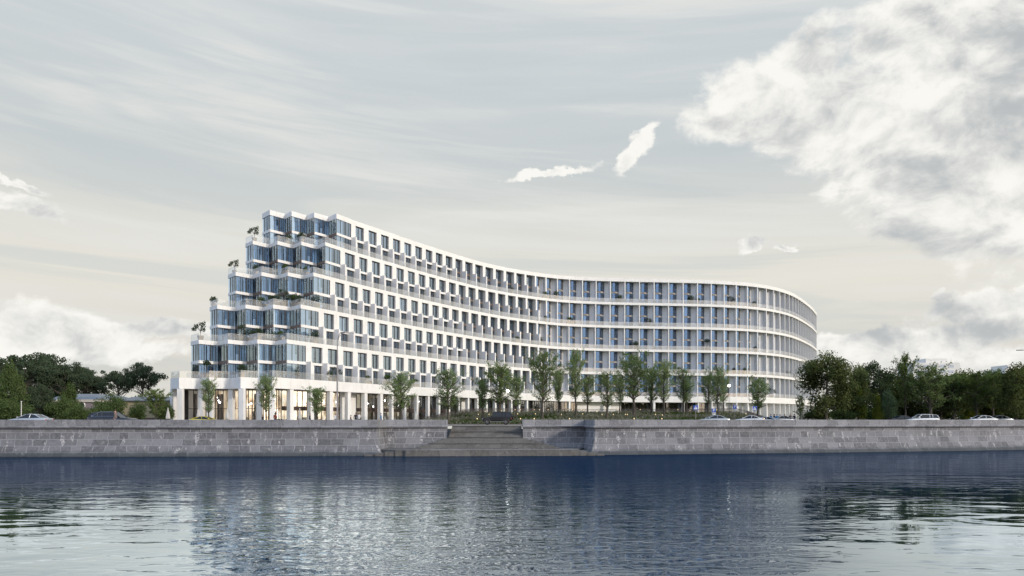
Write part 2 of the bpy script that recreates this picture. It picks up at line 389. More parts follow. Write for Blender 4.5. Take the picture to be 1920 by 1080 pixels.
xs=sorted(set([-3000,-1500,-700,-400]+list(range(-300,301,6))+[400,700,1500,3000,-14.901,-14.899,-7.401,-7.399,1.199,1.201,9.299,9.301]))
ys=[0,3,6,9,13,17,21,25,30,35,38]+list(range(42,130,5))+[140,160,190,230,280,350,500,900,2500,5000]
cols=[]
for X in xs:
    col=[]
    b=y0(max(-600,min(420,X)))
    for d in ys:
        Y=b+d if d<35 else max(b+d,0)
        col.append(Vector((X,Y,gz(X,Y))))
    cols.append(col)
for i in range(len(xs)-1):
    for j in range(len(ys)-1):
        mb.quad(cols[i][j],cols[i+1][j],cols[i+1][j+1],cols[i][j+1],'ground_mix')
def groundmat():
    m=bpy.data.materials.new('ground_mix'); m.use_nodes=True; q=NG(m.node_tree)
    ob=q.node('ShaderNodeTexCoord').outputs['Object']; X,Y,Z=q.sep(ob)
    n=q.noise(ob,0.5,6,0.6)
    grass=q.mix(q.sstep(n,0.35,0.65),(0.03,0.05,0.015,1),(0.07,0.10,0.03,1))
    pave=q.mix(q.sstep(n,0.35,0.65),(0.17,0.165,0.16,1),(0.24,0.235,0.225,1))
    f=q.m('MAXIMUM',q.sstep(Z,G+0.02,G+0.12),q.sstep(Y,118.0,119.0,0.0,1.0))
    # forecourt of the hotel is paved, the park left and right is grass
    f=q.m('MULTIPLY',f,q.m('SUBTRACT',1.0,q.m('MULTIPLY',q.sstep(X,-60.0,-57.0),q.m('SUBTRACT',1.0,q.sstep(q.m('ADD',X,q.m('MULTIPLY',Z,0.0)),-22.0,-18.0)))))
    b=q.node('ShaderNodeBsdfPrincipled'); q.l.new(q.mix(f,pave,grass),b.inputs['Base Color']); b.inputs['Roughness'].default_value=0.9
    o=q.node('ShaderNodeOutputMaterial'); q.l.new(b.outputs[0],o.inputs[0]); MT['ground_mix']=m
groundmat()
o=link('ground',mb.mesh('ground')); tag(o,None,None,kind='structure')
# road: strip following the quay, plus kerbs and markings
def strip(off0,off1,zz,m,X0=-300,X1=300,step=6,seg=None):
    mb=MB(); X=X0
    while X<X1-1e-6:
        Xn=min(X+(seg[0] if seg else step),X1)
        def yy(X,o_): 
            b=qs(X); return b+o_
        mb.quad((X,yy(X,off0),zz),(Xn,yy(Xn,off0),zz),(Xn,yy(Xn,off1),zz),(X,yy(X,off1),zz),m)
        X=Xn+(seg[1] if seg else 0)
    return mb
def qs(X):   # straightened quay line (ignores the stair recess)
    return max(80.2+0.062*X,qy(X)) if X<30 else qy(X)
o=link('road',strip(14.0,36.0,G+0.004,'asphalt').mesh('road')); tag(o,None,None,kind='structure')
mb=MB()
for off in (25.0,): mb2=strip(off-0.07,off+0.07,G+0.008,'marking',-150,150,seg=(3,4)); mb=mb2
o=link('road_marking',mb.mesh('road_marking')); tag(o,None,None,kind='structure')
mb=MB()
X=-300
while X<300:
    for off in (13.8,36.0):
        a=qs(X)+off; b=qs(X+6)+off
        mb.hexa([(X,a,G),(X+6,b,G),(X+6,b+0.2,G),(X,a+0.2,G)],[(X,a,G+0.1),(X+6,b,G+0.1),(X+6,b+0.2,G+0.1),(X,a+0.2,G+0.1)],'paving')
    X+=6
o=link('kerb',mb.mesh('kerb')); tag(o,None,None,kind='structure')

def watermat():
    m=bpy.data.materials.new('river_water'); m.use_nodes=True; q=NG(m.node_tree)
    ob=q.node('ShaderNodeTexCoord').outputs['Object']; X,Y,Z=q.sep(ob)
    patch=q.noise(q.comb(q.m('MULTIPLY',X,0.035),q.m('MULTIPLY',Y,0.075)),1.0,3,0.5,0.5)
    w1=q.noise(q.comb(q.m('MULTIPLY',X,0.42),q.m('MULTIPLY',Y,1.0)),0.60,2,0.45,0.5)
    w2=q.noise(q.comb(q.m('MULTIPLY',X,0.6),q.m('MULTIPLY',Y,1.0)),1.5,1.8,0.42,1.0)
    w3=q.noise(q.comb(q.m('MULTIPLY',X,0.12),q.m('MULTIPLY',Y,0.3)),0.8,2,0.5)
    gust=q.m('SUBTRACT',1.0,q.sstep(q.m('ADD',q.m('ABSOLUTE',q.m('ADD',X,1.0)),q.m('MULTIPLY',q.m('SUBTRACT',patch,0.5),16.0)),q.m('MULTIPLY_ADD',Y,0.24,2.0),q.m('MULTIPLY_ADD',Y,0.34,6.0)))  # wedge over the hotel's mirror image, shaped for its darker, broken reflection
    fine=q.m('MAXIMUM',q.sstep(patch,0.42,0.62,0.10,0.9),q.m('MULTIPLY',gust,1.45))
    h=q.m('ADD',q.m('MULTIPLY',w1,0.036),q.m('MULTIPLY',q.m('MULTIPLY',w2,0.024),fine))
    h=q.m('ADD',h,q.m('MULTIPLY',w3,0.05))
    bm=q.node('ShaderNodeBump'); bm.inputs['Strength'].default_value=1.0; bm.inputs['Distance'].default_value=1.0; q.l.new(h,bm.inputs['Height'])
    d=q.node('ShaderNodeBsdfDiffuse'); d.inputs[0].default_value=(0.008,0.022,0.050,1)
    gs=q.node('ShaderNodeBsdfGlossy'); gs.inputs[0].default_value=(0.82,0.92,0.99,1); gs.inputs['Roughness'].default_value=0.0; q.l.new(bm.outputs[0],gs.inputs['Normal'])
    fr=q.node('ShaderNodeFresnel'); fr.inputs[0].default_value=1.7; q.l.new(bm.outputs[0],fr.inputs['Normal'])
    # reflection painted down by position: far-bank band and right part of the wedge
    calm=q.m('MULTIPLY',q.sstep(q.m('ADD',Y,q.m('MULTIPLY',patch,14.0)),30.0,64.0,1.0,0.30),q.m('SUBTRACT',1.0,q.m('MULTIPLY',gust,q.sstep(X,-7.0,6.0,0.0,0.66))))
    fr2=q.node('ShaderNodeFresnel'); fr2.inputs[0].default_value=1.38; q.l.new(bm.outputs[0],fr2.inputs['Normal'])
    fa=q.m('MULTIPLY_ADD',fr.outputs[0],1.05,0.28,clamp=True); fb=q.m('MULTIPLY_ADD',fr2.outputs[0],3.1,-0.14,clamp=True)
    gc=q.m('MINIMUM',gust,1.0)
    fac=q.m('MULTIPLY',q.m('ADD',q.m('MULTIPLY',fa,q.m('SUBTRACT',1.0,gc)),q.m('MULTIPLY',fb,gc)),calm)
    chop=q.sstep(q.noise(q.comb(q.m('MULTIPLY',X,0.02),q.m('MULTIPLY',Y,0.06),4.0),1.0,3,0.5,0.4),0.45,0.58)
    mx=q.node('ShaderNodeMixShader'); q.l.new(fac,mx.inputs[0]); q.l.new(d.outputs[0],mx.inputs[1]); q.l.new(gs.outputs[0],mx.inputs[2])
    o=q.node('ShaderNodeOutputMaterial'); q.l.new(mx.outputs[0],o.inputs[0]); MT['river_water']=m
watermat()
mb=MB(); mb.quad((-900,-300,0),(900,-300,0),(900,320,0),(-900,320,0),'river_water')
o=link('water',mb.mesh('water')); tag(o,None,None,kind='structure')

# ------------------------------------------------------------------ quay walls
def dens(path,step=2.0):
    out=[Vector(path[0])]
    for a,b in zip(path,path[1:]):
        a=Vector(a);b=Vector(b); n=max(1,int((b-a).length/step))
        for k in range(1,n+1): out.append(a+(b-a)*k/n)
    return out
def offset(path,d):   # offset to the right-hand side (towards the river when path runs +X)
    out=[]
    for i,p in enumerate(path):
        t0=(path[i]-path[i-1]).normalized() if i>0 else None; t1=(path[i+1]-path[i]).normalized() if i<len(path)-1 else None
        if t0 is None: t0=t1
        if t1 is None: t1=t0
        n0=Vector((t0.y,-t0.x)); n1=Vector((t1.y,-t1.x)); n=(n0+n1).normalized(); c=max(0.35,n.dot(n0))
        out.append(p+n*d/c)
    return out
def sweep(mb,path,prof,m,u0=0,uvs=1.0,vo=0.0):
    P=[Vector(p) for p in path]; L=[0]
    for a,b in zip(P,P[1:]): L.append(L[-1]+(b-a).length)
    offs=[offset(P,d) for d,_ in prof]; s=[0]
    for (d0,z0),(d1,z1) in zip(prof,prof[1:]): s.append(s[-1]+math.hypot(d1-d0,z1-z0))
    for j in range(len(prof)-1):
        for i in range(len(P)-1):
            a=offs[j][i]; b=offs[j][i+1]; c=offs[j+1][i+1]; d=offs[j+1][i]
            u=u0+L[i]; u2=u0+L[i+1]; va=-s[j]+vo; vb=-s[j+1]+vo
            mb.quad((*a,prof[j][1]),(*b,prof[j][1]),(*c,prof[j+1][1]),(*d,prof[j+1][1]),m,[(u,va),(u2,va),(u2,vb),(u,vb)])
    for i in (0,len(P)-1):   # end caps
        pts=[(*offs[j][i],prof[j][1]) for j in range(len(prof))]
        mb.poly(pts,m); mb.uv[len(mb.f)-1]=[(prof[j][0]+u0,prof[j][1]) for j in range(len(prof))]
def quaywall(path,label,u0):
    t=thing('quay_wall',label,'quay wall',(0,0,0),group='granite quay walls along the river')
    par=MB(); sweep(par,path,[(-0.45,EZ-0.66),(-0.45,EZ-0.03),(-0.42,EZ-0.0),(0.05,EZ-0.0),(0.08,EZ-0.03),(0.08,EZ-0.66)],'granite_parapet',u0)
    link('parapet',par.mesh('parapet'),t)
    cor=MB(); sweep(cor,path,[(-0.4,EZ-0.66),(0.22,EZ-0.66),(0.27,EZ-0.70),(0.29,EZ-0.78),(0.25,EZ-0.86),(0.2,EZ-0.93),(-0.3,EZ-0.95)],'granite_parapet',u0+0.5,vo=0.3)
    link('cornice',cor.mesh('cornice'),t)
    wf=MB(); zs=[(0.0,EZ-0.93),(0.02,EZ-1.40),(0.12,EZ-2.10),(0.30,EZ-2.82),(0.55,EZ-3.45),(0.68,EZ-3.6),(0.95,EZ-3.8),(1.0,-1.0)]
    sweep(wf,path,zs,'granite_wall',u0+0.2,vo=-0.28)
    link('wall_face',wf.mesh('wall_face'),t)
    return t
recL=[(-14.9,85.4),(-7.5,86.2)]; recR=[(1.25,87.0),(8.7,88.0)]
quaywall(dens(quay[:-1],8)+dens([quay[-2],quay[-1]],2)[1:]+dens([quay[-1]]+recL,2)[1:],'long granite quay wall with parapet left of the river stairs',0)
quaywall(dens(recR+[quayR[0]],2)+dens(quayR,4)[1:],'granite quay wall curving away to the right of the river stairs',300)

# stairs down to the water
st=thing('stone_stairs','wide flared granite stairs running down to the river landing','stairs',(-2.8,84,0))
mb=MB(); N=16
for i in range(N):
    z1=0.64+(G-0.64)*(i+1)/N; ya=81.3+11.5*i/N
    t=min(1.0,max(0,(86.4-ya)/5.1)); xl=-7.45-3.4*t; xr=1.22+4.1*t
    yb=93.2
    if ya<86.3:
        yb2=86.2+0.0
        b=[(xl,ya),(xr,ya),(xr-0.05,86.9),(xl+0.05,86.0)]
        if xl>-7.5: b=[(xl,ya),(xr,ya),(xr,86.9),(xl,86.0)]
    else: b=[(-7.44,ya),(1.2,ya),(1.2,93.2),(-7.44,93.2)]
    n0=len(mb.f); mb.plan(b,z1-(G-0.64)/N-0.0,z1,'granite_steps')
    for fi in range(n0,len(mb.f)):
        mb.uv[fi]=[(mb.v[k].x+(i//4)*0.77,(mb.v[k].z+mb.v[k].y*0.3)) for k in mb.f[fi]]
def addp(me,name): return link(name,me,st,(2.8,-84,0))
addp(mb.mesh('flight'),'flight')
mb=MB()
for i in range(N):
    z1=0.64+(G-0.64)*(i+1)/N; ya=81.3+11.5*i/N; t=min(1.0,max(0,(86.4-ya)/5.1)); xl=-7.45-3.4*t; xr=1.22+4.1*t
    if i%4==3: mb.plan([(xl,ya-0.10),(xr,ya-0.10),(xr,ya-0.003),(xl,ya-0.003)],z1-0.06,z1+0.004,'granite_steps')
for fi in range(len(mb.f)): mb.uv[fi]=[(mb.v[k].x,mb.v[k].z) for k in mb.f[fi]]
addp(mb.mesh('nosing'),'nosing')
mb=MB()
# fill beneath so no gaps show from the side
mb.plan([(-14.6,79.0),(9.0,80.2),(9.0,82.0),(-14.6,81.0)],-1,-0.05,'granite_steps')
pl=[(at(760,78.4),78.4),(at(1073,79.6),79.6),(9.0,88.2),(-14.7,85.9),(-14.6,81.0)]
mb.big(pl,-1.0,0.64,'granite_steps')
for fi in range(len(mb.f)): mb.uv[fi]=[(mb.v[k].x,mb.v[k].z) for k in mb.f[fi]]
addp(mb.mesh('landing'),'landing')
mb=MB(); mb.big([(pl[0][0]-0.03,pl[0][1]-0.04),(pl[1][0]+0.03,pl[1][1]-0.04),(pl[1][0],pl[1][1]+0.8),(pl[0][0],pl[0][1]+0.8)],0.645,0.70,'granite_parapet')
for fi in range(len(mb.f)): mb.uv[fi]=[(mb.v[k].x,mb.v[k].z) for k in mb.f[fi]]
addp(mb.mesh('coping'),'coping')
for (sx,x0,x1,yy,zz) in ((-1,at(760,78.4),at(686,79.6),78.6,0),(1,at(1073,79.6),at(1131,81.0),79.8,0)):
    mb=MB()
    for i in range(4):
        a=x0+(x1-x0)*i/4; b=x0+(x1-x0)*(i+1)/4; h=0.62-0.15*i
        mb.plan([(min(a,b),yy+0.05*i),(max(a,b),yy+0.05*i+0.1),(max(a,b),yy+5),(min(a,b),yy+5)],-1,h,'granite_steps')
    for fi in range(len(mb.f)): mb.uv[fi]=[(mb.v[k].x,mb.v[k].z) for k in mb.f[fi]]
    addp(mb.mesh('side_steps'),'side_steps')

# ------------------------------------------------------------------ hotel plan
topx=[(630.6,400),(657.8,411.1),(688.9,421.8),(729.8,435.6),(765.3,448.4),(804.4,461.3),(839,472.4),(891.7,488.5),(926.7,497.6),(953.3,502.4),(980,507.3),(1006.7,511.3),(1033.3,515.2),(1059,517.6),(1108.3,520),(1145,521),(1180,521.8),(1260,523.3),(1313,524.7),(1339,525.3),(1380,528),(1415.6,530.7),(1442.2,535.1),(1468.9,542.2),(1486.7,548.9),(1504.4,560.4)]
fx=[630.8,666.7,691.1,714.5,736.9,758.3,778.8,797.9,817.3,835.4,853.3,871.5,890.5,909.6,929.3,948.4,968.3,988,1004,1023.1,1045.5,1067.9,1091.7,1117.7,1145.4,1172.9,1200,1227.6,1254.7,1282.2,1308.9,1336.4,1360.4,1382.3,1402.1,1424.9,1439.8,1452.9,1463.8,1473.6,1481.6,1488.4,1493.3,1497.8]
def interp(x,P):
    for a,b in zip(P,P[1:]):
        if x<=b[0]: return a[1]+(b[1]-a[1])*(x-a[0])/(b[0]-a[0])
    return P[-1][1]
B=[]
for x_ in fx:
    s=(HY-interp(x_,topx))/41.2; B.append(Vector(((x_-960)/s,F/s)))
hd=57.5
while len(B)<len(fx)+13:
    B.append(B[-1]+Vector((math.cos(rad(hd)),math.sin(rad(hd))))*3.85); hd=min(hd+0.55,64)
NV=len(B)                         # bays that can be seen
for _ in range(6):
    hd+=11; B.append(B[-1]+Vector((math.cos(rad(hd)),math.sin(rad(hd))))*3.9)
for it in range(3):
    B=[B[0],B[1]]+[B[i-1]*0.25+B[i]*0.5+B[i+1]*0.25 for i in range(2,len(B)-1)]+[B[-1]]
K=len(B)
def tn(P,i):
    a=P[max(0,i-1)]; b=P[min(len(P)-1,i+1)]; t=(b-a).normalized(); return t,Vector((t.y,-t.x))
OFF={6:0,5:1.7,4:3.3,3:5.2,2:7.2,1:10.3}
SL={6:0,5:-0.9,4:-1.8,3:-2.7,2:-3.9,1:-4.6}
rr=lambda k: 1-ss(13,29,k)
T={6:[(-50.0,148.0),(-47.5,145.1),(-45.4,148.1),(-43.5,146.0),(-41.4,149.1),(-39.3,147.0),(-37.2,150.1),(-35.05,147.7)],
5:[(-51.7,143.4),(-49.3,140.7),(-47.2,143.8),(-44.7,141.0),(-42.7,144.2),(-40.3,141.5),(-38.2,144.8),(-35.85,141.9)],
4:[(-53.5,139.3),(-51.0,136.5),(-48.9,139.6),(-46.3,136.7),(-44.2,139.8),(-41.5,136.9),(-39.4,139.9),(-36.8,137.1)],
3:[(-55.2,135.0),(-52.6,132.0),(-50.5,135.0),(-47.4,131.6),(-45.3,134.7),(-42.5,131.6),(-40.3,134.4),(-37.6,131.6)],
2:[(-56.4,129.8),(-53.6,126.6),(-51.5,129.6),(-48.5,126.3),(-46.4,129.3),(-43.4,126.1),(-41.2,128.9),(-38.4,126.0)],
1:[(-56.8,123.0),(-54.1,120.2),(-51.8,122.8),(-49.1,119.8),(-46.6,122.2),(-43.6,118.8),(-41.5,121.2),(-38.5,118.8)]}
CURVE={}
for s_ in range(1,7):
    base_=[]
    for k in range(1,K):
        t,n=tn(B,k); base_.append(B[k]+n*OFF[s_]*rr(k)+t*SL[s_]*rr(k))
    D=Vector(T[s_][7]); n_extra=6-s_; d=base_[0]-D; tot=d.length; first=6.1 if s_>1 else 4.5
    dirr=d.normalized(); pts=[D]; rest=(tot-first)/max(1,n_extra) if n_extra else 0
    if s_==1: n_ex=5; rest=(tot-4.5)/5
    else: n_ex=n_extra
    for j in range(n_ex): pts.append(D+dirr*(first+rest*j))
    CURVE[s_]=(pts+base_,n_ex)       # index i -> k=i-n_ex
# heights (above the street datum EZ)
ZT={6:(EZ+40.2,EZ+41.2),5:(EZ+33.4,EZ+34.1),4:(EZ+26.6,EZ+27.3),3:(EZ+19.8,EZ+20.5),2:(EZ+13.0,EZ+13.7),1:(EZ+5.08,EZ+6.85)}
BACK=16.0
backline=[]
for k in range(0,K):
    t,n=tn(B,k); backline.append(B[k]-n*BACK)
HOT=thing('hotel','long white curved hotel stepping down in glazed terraces on the far bank','hotel building',(20,190,G))
HO=Vector((20,190,G))
def hpart(name,mb,parent=None,smooth=False,label=None):
    me=mb.mesh(name,smooth)
    o=link(name,me,parent or HOT,tuple(-HO) if parent is None else (0,0,0))
    if label: o['label']=label
    return o
for s_ in range(6,0,-1):
    z0,z1=ZT[s_]
    # inner deck kept clear of the back wall
    outline=[Vector(p) for p in T[s_][:7]]+CURVE[s_][0]+[p for p in reversed(backline)]
    if s_<6: outline+=[Vector(T[6][0])]
    mb=MB(); mb.big(outline,z0,z1,'white_plaster')
    hpart('roof' if s_==6 else ('podium_fascia' if s_==1 else 'floor_slab'),mb)
# roof upstand and plant set back
mb=MB()
q=[B[k]-tn(B,k)[1]*4 for k in range(3,K-6)]; q2=[B[k]-tn(B,k)[1]*12 for k in range(3,K-6)]
mb.big(q+list(reversed(q2)),ZT[6][1]+0.003,ZT[6][1]+0.25,'grey_panel'); hpart('roof_deck',mb)
# back wall and end wall
mb=MB()
for a,b in zip(backline,backline[1:]):
    mb.quad((*a,G),(*b,G),(*b,ZT[6][0]),(*a,ZT[6][0]),'white_plaster')
hpart('back_wall',mb)
mb=MB()
e0=backline[-1]; e1=B[-1]
t,n=tn(B,K-1); mb.quad((*(e1-t*0.6),G),(*(e0-t*0.6),G),(*(e0-t*0.6),ZT[6][0]),(*(e1-t*0.6),ZT[6][0]),'white_plaster'); hpart('end_wall',mb)
for m_ in range(0,6):   # left flank walls behind the glazed corner
    mb=MB(); zb=G if m_==0 else ZT[m_][1]; zt=ZT[m_+1][0]
    Zp=Vector(T[m_+1][0]); e=backline[0]; Z6=Vector(T[6][0])
    pts=[Zp+Vector((0.15,0.4)),Z6+Vector((0.15,0.4)),e+Vector((0.1,0))] if m_<5 else [Zp+Vector((0.15,0.4)),e+Vector((0.1,0))]
    for a,b in zip(pts,pts[1:]): mb.quad((*a,zb),(*b,zb),(*b,zt),(*a,zt),'white_plaster')
    hpart('side_wall',mb)

def pxy(p,z=0): return 960+F*p.x/p.y
bays=[]     # (area, kind, level, builder args)
def lerp(a,b,t): return a+(b-a)*t
def bayfn(P,i):
    a=P[i]; b=P[i+1]; t=(b-a); Lb=t.length; t=t/Lb; n=Vector((t.y,-t.x))
    return (lambda u,v: a+t*u+n*v),Lb
win_list=[];pier_list=[]
for m_ in range(1,6):
    P,nx=CURVE[m_+1]; zb=ZT[m_][1]; zt=ZT[m_+1][0]; zm=(zb+zt)/2
    Pl,_=CURVE[m_]
    for i in range(len(P)-1):
        k=i-nx      # bay index aligned with the roof curve
        kk=k if k>0 else 0
        if i==0: continue     # corner glazing bay is built with the teeth
        f,Lb=bayfn(P,i)
        terr=(OFF[m_]-OFF[m_+1])*rr(kk)
        wv=MB(); pv=MB(); fr=MB(); cu=MB(); sp=MB()
        A=lambda u,v,zz: (*f(u,v),zz)
        rd=0.42 if k<=5 else lerp(0.42,1.6,min(1,(k-5)/13))
        pw=1.45 if k<=5 else (lerp(1.45,0.95,(k-5)/9) if k<14 else lerp(0.95,0.24,min(1,(k-14)/5)))
        z1=zm-0.22; z2=zm+0.22
        if k<18:
            w_=Lb-pw
            dv=min(1.15,max(0.12,terr-0.15))
            lw=0.5*(1-ss(6,16,k))       # lower opening starts further in
            # upper pier, lower pier, divider
            q=[f(w_,-rd-0.25),f(Lb,-rd-0.25),f(Lb,0),f(w_,0)]
            pv.plan(q,z1 if k<6 else zm-0.06,zt,'white_plaster')
            q=[f(w_+0.0,-rd-0.25),f(Lb+lw,-rd-0.25),f(Lb+lw,-0.03),f(w_+0.0,-0.03)]
            pv.plan(q,zb,z1 if k<6 else zm-0.06,'white_plaster')
            q=[f(w_+0.02,-0.04),f(w_+0.36,-0.04),f(w_+0.36,dv),f(w_+0.02,dv)]
            ddz=zm+0.28*(1-ss(10,17,k))
            pv.plan(q,zb,ddz,'white_plaster')
            q=[f(w_+0.005,0.02),f(w_+0.02,0.02),f(w_+0.02,dv-0.05),f(w_+0.005,dv-0.05)]
            pv.plan(q,zb+0.003,ddz-0.04,'grey_panel')
            # panes
            for (za,zc,u0_) in ((z2,zt-0.02,0.0),(zb+0.02,z1,lw)):
                wv.quad(A(u0_,-rd,za),A(w_,-rd,za),A(w_,-rd,zc),A(u0_,-rd,zc),'glass')
                for uu,ww in ((u0_,0.10),(lerp(u0_,w_,0.46),0.14),(w_-0.10,0.10)):
                    q=[f(uu,-rd-0.05),f(uu+ww,-rd-0.05),f(uu+ww,-rd+0.05),f(uu,-rd+0.05)]; fr.plan(q,za,zc,'frame')
                q=[f(u0_,-rd-0.05),f(w_,-rd-0.05),f(w_,-rd+0.06),f(u0_,-rd+0.06)]; fr.plan(q,zc-0.14,zc,'frame')
                if R.random()<0.88:
                    u1_=u0_+0.1; u2_=lerp(u0_,w_,R.choice([0.42,0.42,0.42,0.3,0.42,0.85])); zl=za if R.random()<0.6 else lerp(za,zc,0.5)
                    cu.quad(A(u1_,-rd-0.35,zl),A(u2_,-rd-0.45,zl),A(u2_,-rd-0.45,zc if zl==za else lerp(za,zc,0.5)),A(u1_,-rd-0.35,zc if zl==za else lerp(za,zc,0.5)),'curtain')
            q=[f(0.0,-rd-0.3),f(w_,-rd-0.3),f(w_,-0.05 if k<10 else -rd+0.12),f(-0.0,-0.05 if k<10 else -rd+0.12)]
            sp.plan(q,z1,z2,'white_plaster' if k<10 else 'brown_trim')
        else:
            w_=Lb-pw; zA=zb; zB=zt
            # fin edge and angled panel
            q=[f(w_,-1.3),f(Lb,-1.3),f(Lb,-0.06),f(w_,-0.06)]; pv.plan(q,zb,zt,'white_plaster')
            q=[f(w_-0.012,-1.25),f(w_,-1.25),f(w_,-0.1),f(w_-0.012,-0.1)]; pv.plan(q,zb+0.004,zt-0.004,'grey_panel')
            pu=0.65*Lb
            q=[f(pu,-2.0),f(w_,-1.3),f(w_+0.1,-1.5),f(pu+0.1,-2.2)]; pv.plan(q,zb,zt,'grey_panel')
            q=[f(-0.1,-1.7),f(0.0,-1.7),f(0.0,-1.25),f(-0.1,-1.25)]; pv.plan(q,zb+0.002,zt-0.002,'white_plaster')
            cx,cy=0.34*Lb,-0.95
            pts=[(0.0,-1.65),(cx,cy),(pu,-2.0)]
            for (za,zc) in ((z2,zt-0.02),(zb+0.02,z1)):
                for (a_,b_) in zip(pts,pts[1:]):
                    wv.quad(A(*a_,za),A(*b_,za),A(*b_,zc),A(*a_,zc),'glass_blue')
                for (a_,ww) in ((pts[1],0.06),((lerp(cx,pu,0.5),lerp(cy,-2.0,0.5)),0.11),((pu-0.1,-1.9),0.1)):
                    u_,v_=a_; q=[f(u_-ww/2,v_-0.05),f(u_+ww/2,v_-0.05),f(u_+ww/2,v_+0.06),f(u_-ww/2,v_+0.06)]; fr.plan(q,za,zc,'frame')
                if R.random()<0.22:
                    cu.quad(A(0.3,-2.2,za),A(cx,-1.5,za),A(cx,-1.5,zc),A(0.3,-2.2,zc),'curtain')
            q=[f(0,-3.06),f(cx,-3.3),f(pu,-3.2),f(cx,cy+0.08)]
            sp.plan([f(0,-1.62),f(0.2,-2.3),f(pu-0.1,-2.4),f(pu,-1.97),f(cx,cy+0.08)],z1,z2,'beige_spandrel')
        # visible size: nearer and more open to the camera is larger
        mid=(P[i]+P[i+1])/2; t=(P[i+1]-P[i]).normalized(); n=Vector((t.y,-t.x))
        vis=max(0.0,n.dot(-mid.normalized()))*(1 if k<K-7 else 0)
        win_list.append((vis/mid.length,wv,fr,cu,sp)); pier_list.append((1/mid.length*(vis+0.3)*(1 if k<K-7 else 0),pv))
#pmat('brown_trim',(0.16,0.12,0.10),0.7); pmat('beige_spandrel',(0.36,0.32,0.28),0.7,var=0.2,vscale=2)
def merge(lst):
    o_=MB()
    for mbs in lst:
        i=len(o_.v); o_.v+=mbs.v
        for f_,mi in zip(mbs.f,mbs.mi): o_.f.append(tuple(x_+i for x_ in f_)); o_.mi.append(o_.mat(mbs.mats[mi]))
    return o_
win_list.sort(key=lambda a:-a[0]); pier_list.sort(key=lambda a:-a[0])
for a in win_list[:100]:
    o=hpart('window',a[1]); hpart('window_frame',a[2],o); hpart('spandrel',a[4],o)
    if a[3].f: hpart('curtain',a[3],o)
rest=win_list[100:]
o=hpart('window',merge([x_ for a in rest for x_ in (a[1],a[2],a[4],a[3])])); o['kind']='stuff'
for a in pier_list[:100]: hpart('wall_pier',a[1])
o=hpart('wall_pier',merge([a[1] for a in pier_list[100:]])); o['kind']='stuff'

# inner rooms: floor between the storeys and a partition, seen through the panes
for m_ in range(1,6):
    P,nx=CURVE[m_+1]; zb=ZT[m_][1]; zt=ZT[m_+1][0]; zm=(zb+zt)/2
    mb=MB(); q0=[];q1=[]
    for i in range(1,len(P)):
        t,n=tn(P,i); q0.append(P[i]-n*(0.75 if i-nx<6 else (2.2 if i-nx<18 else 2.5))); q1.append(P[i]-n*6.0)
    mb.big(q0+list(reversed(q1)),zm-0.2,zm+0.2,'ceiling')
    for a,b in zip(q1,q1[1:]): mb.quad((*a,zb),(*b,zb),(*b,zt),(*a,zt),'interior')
    hpart('interior_partition',mb)

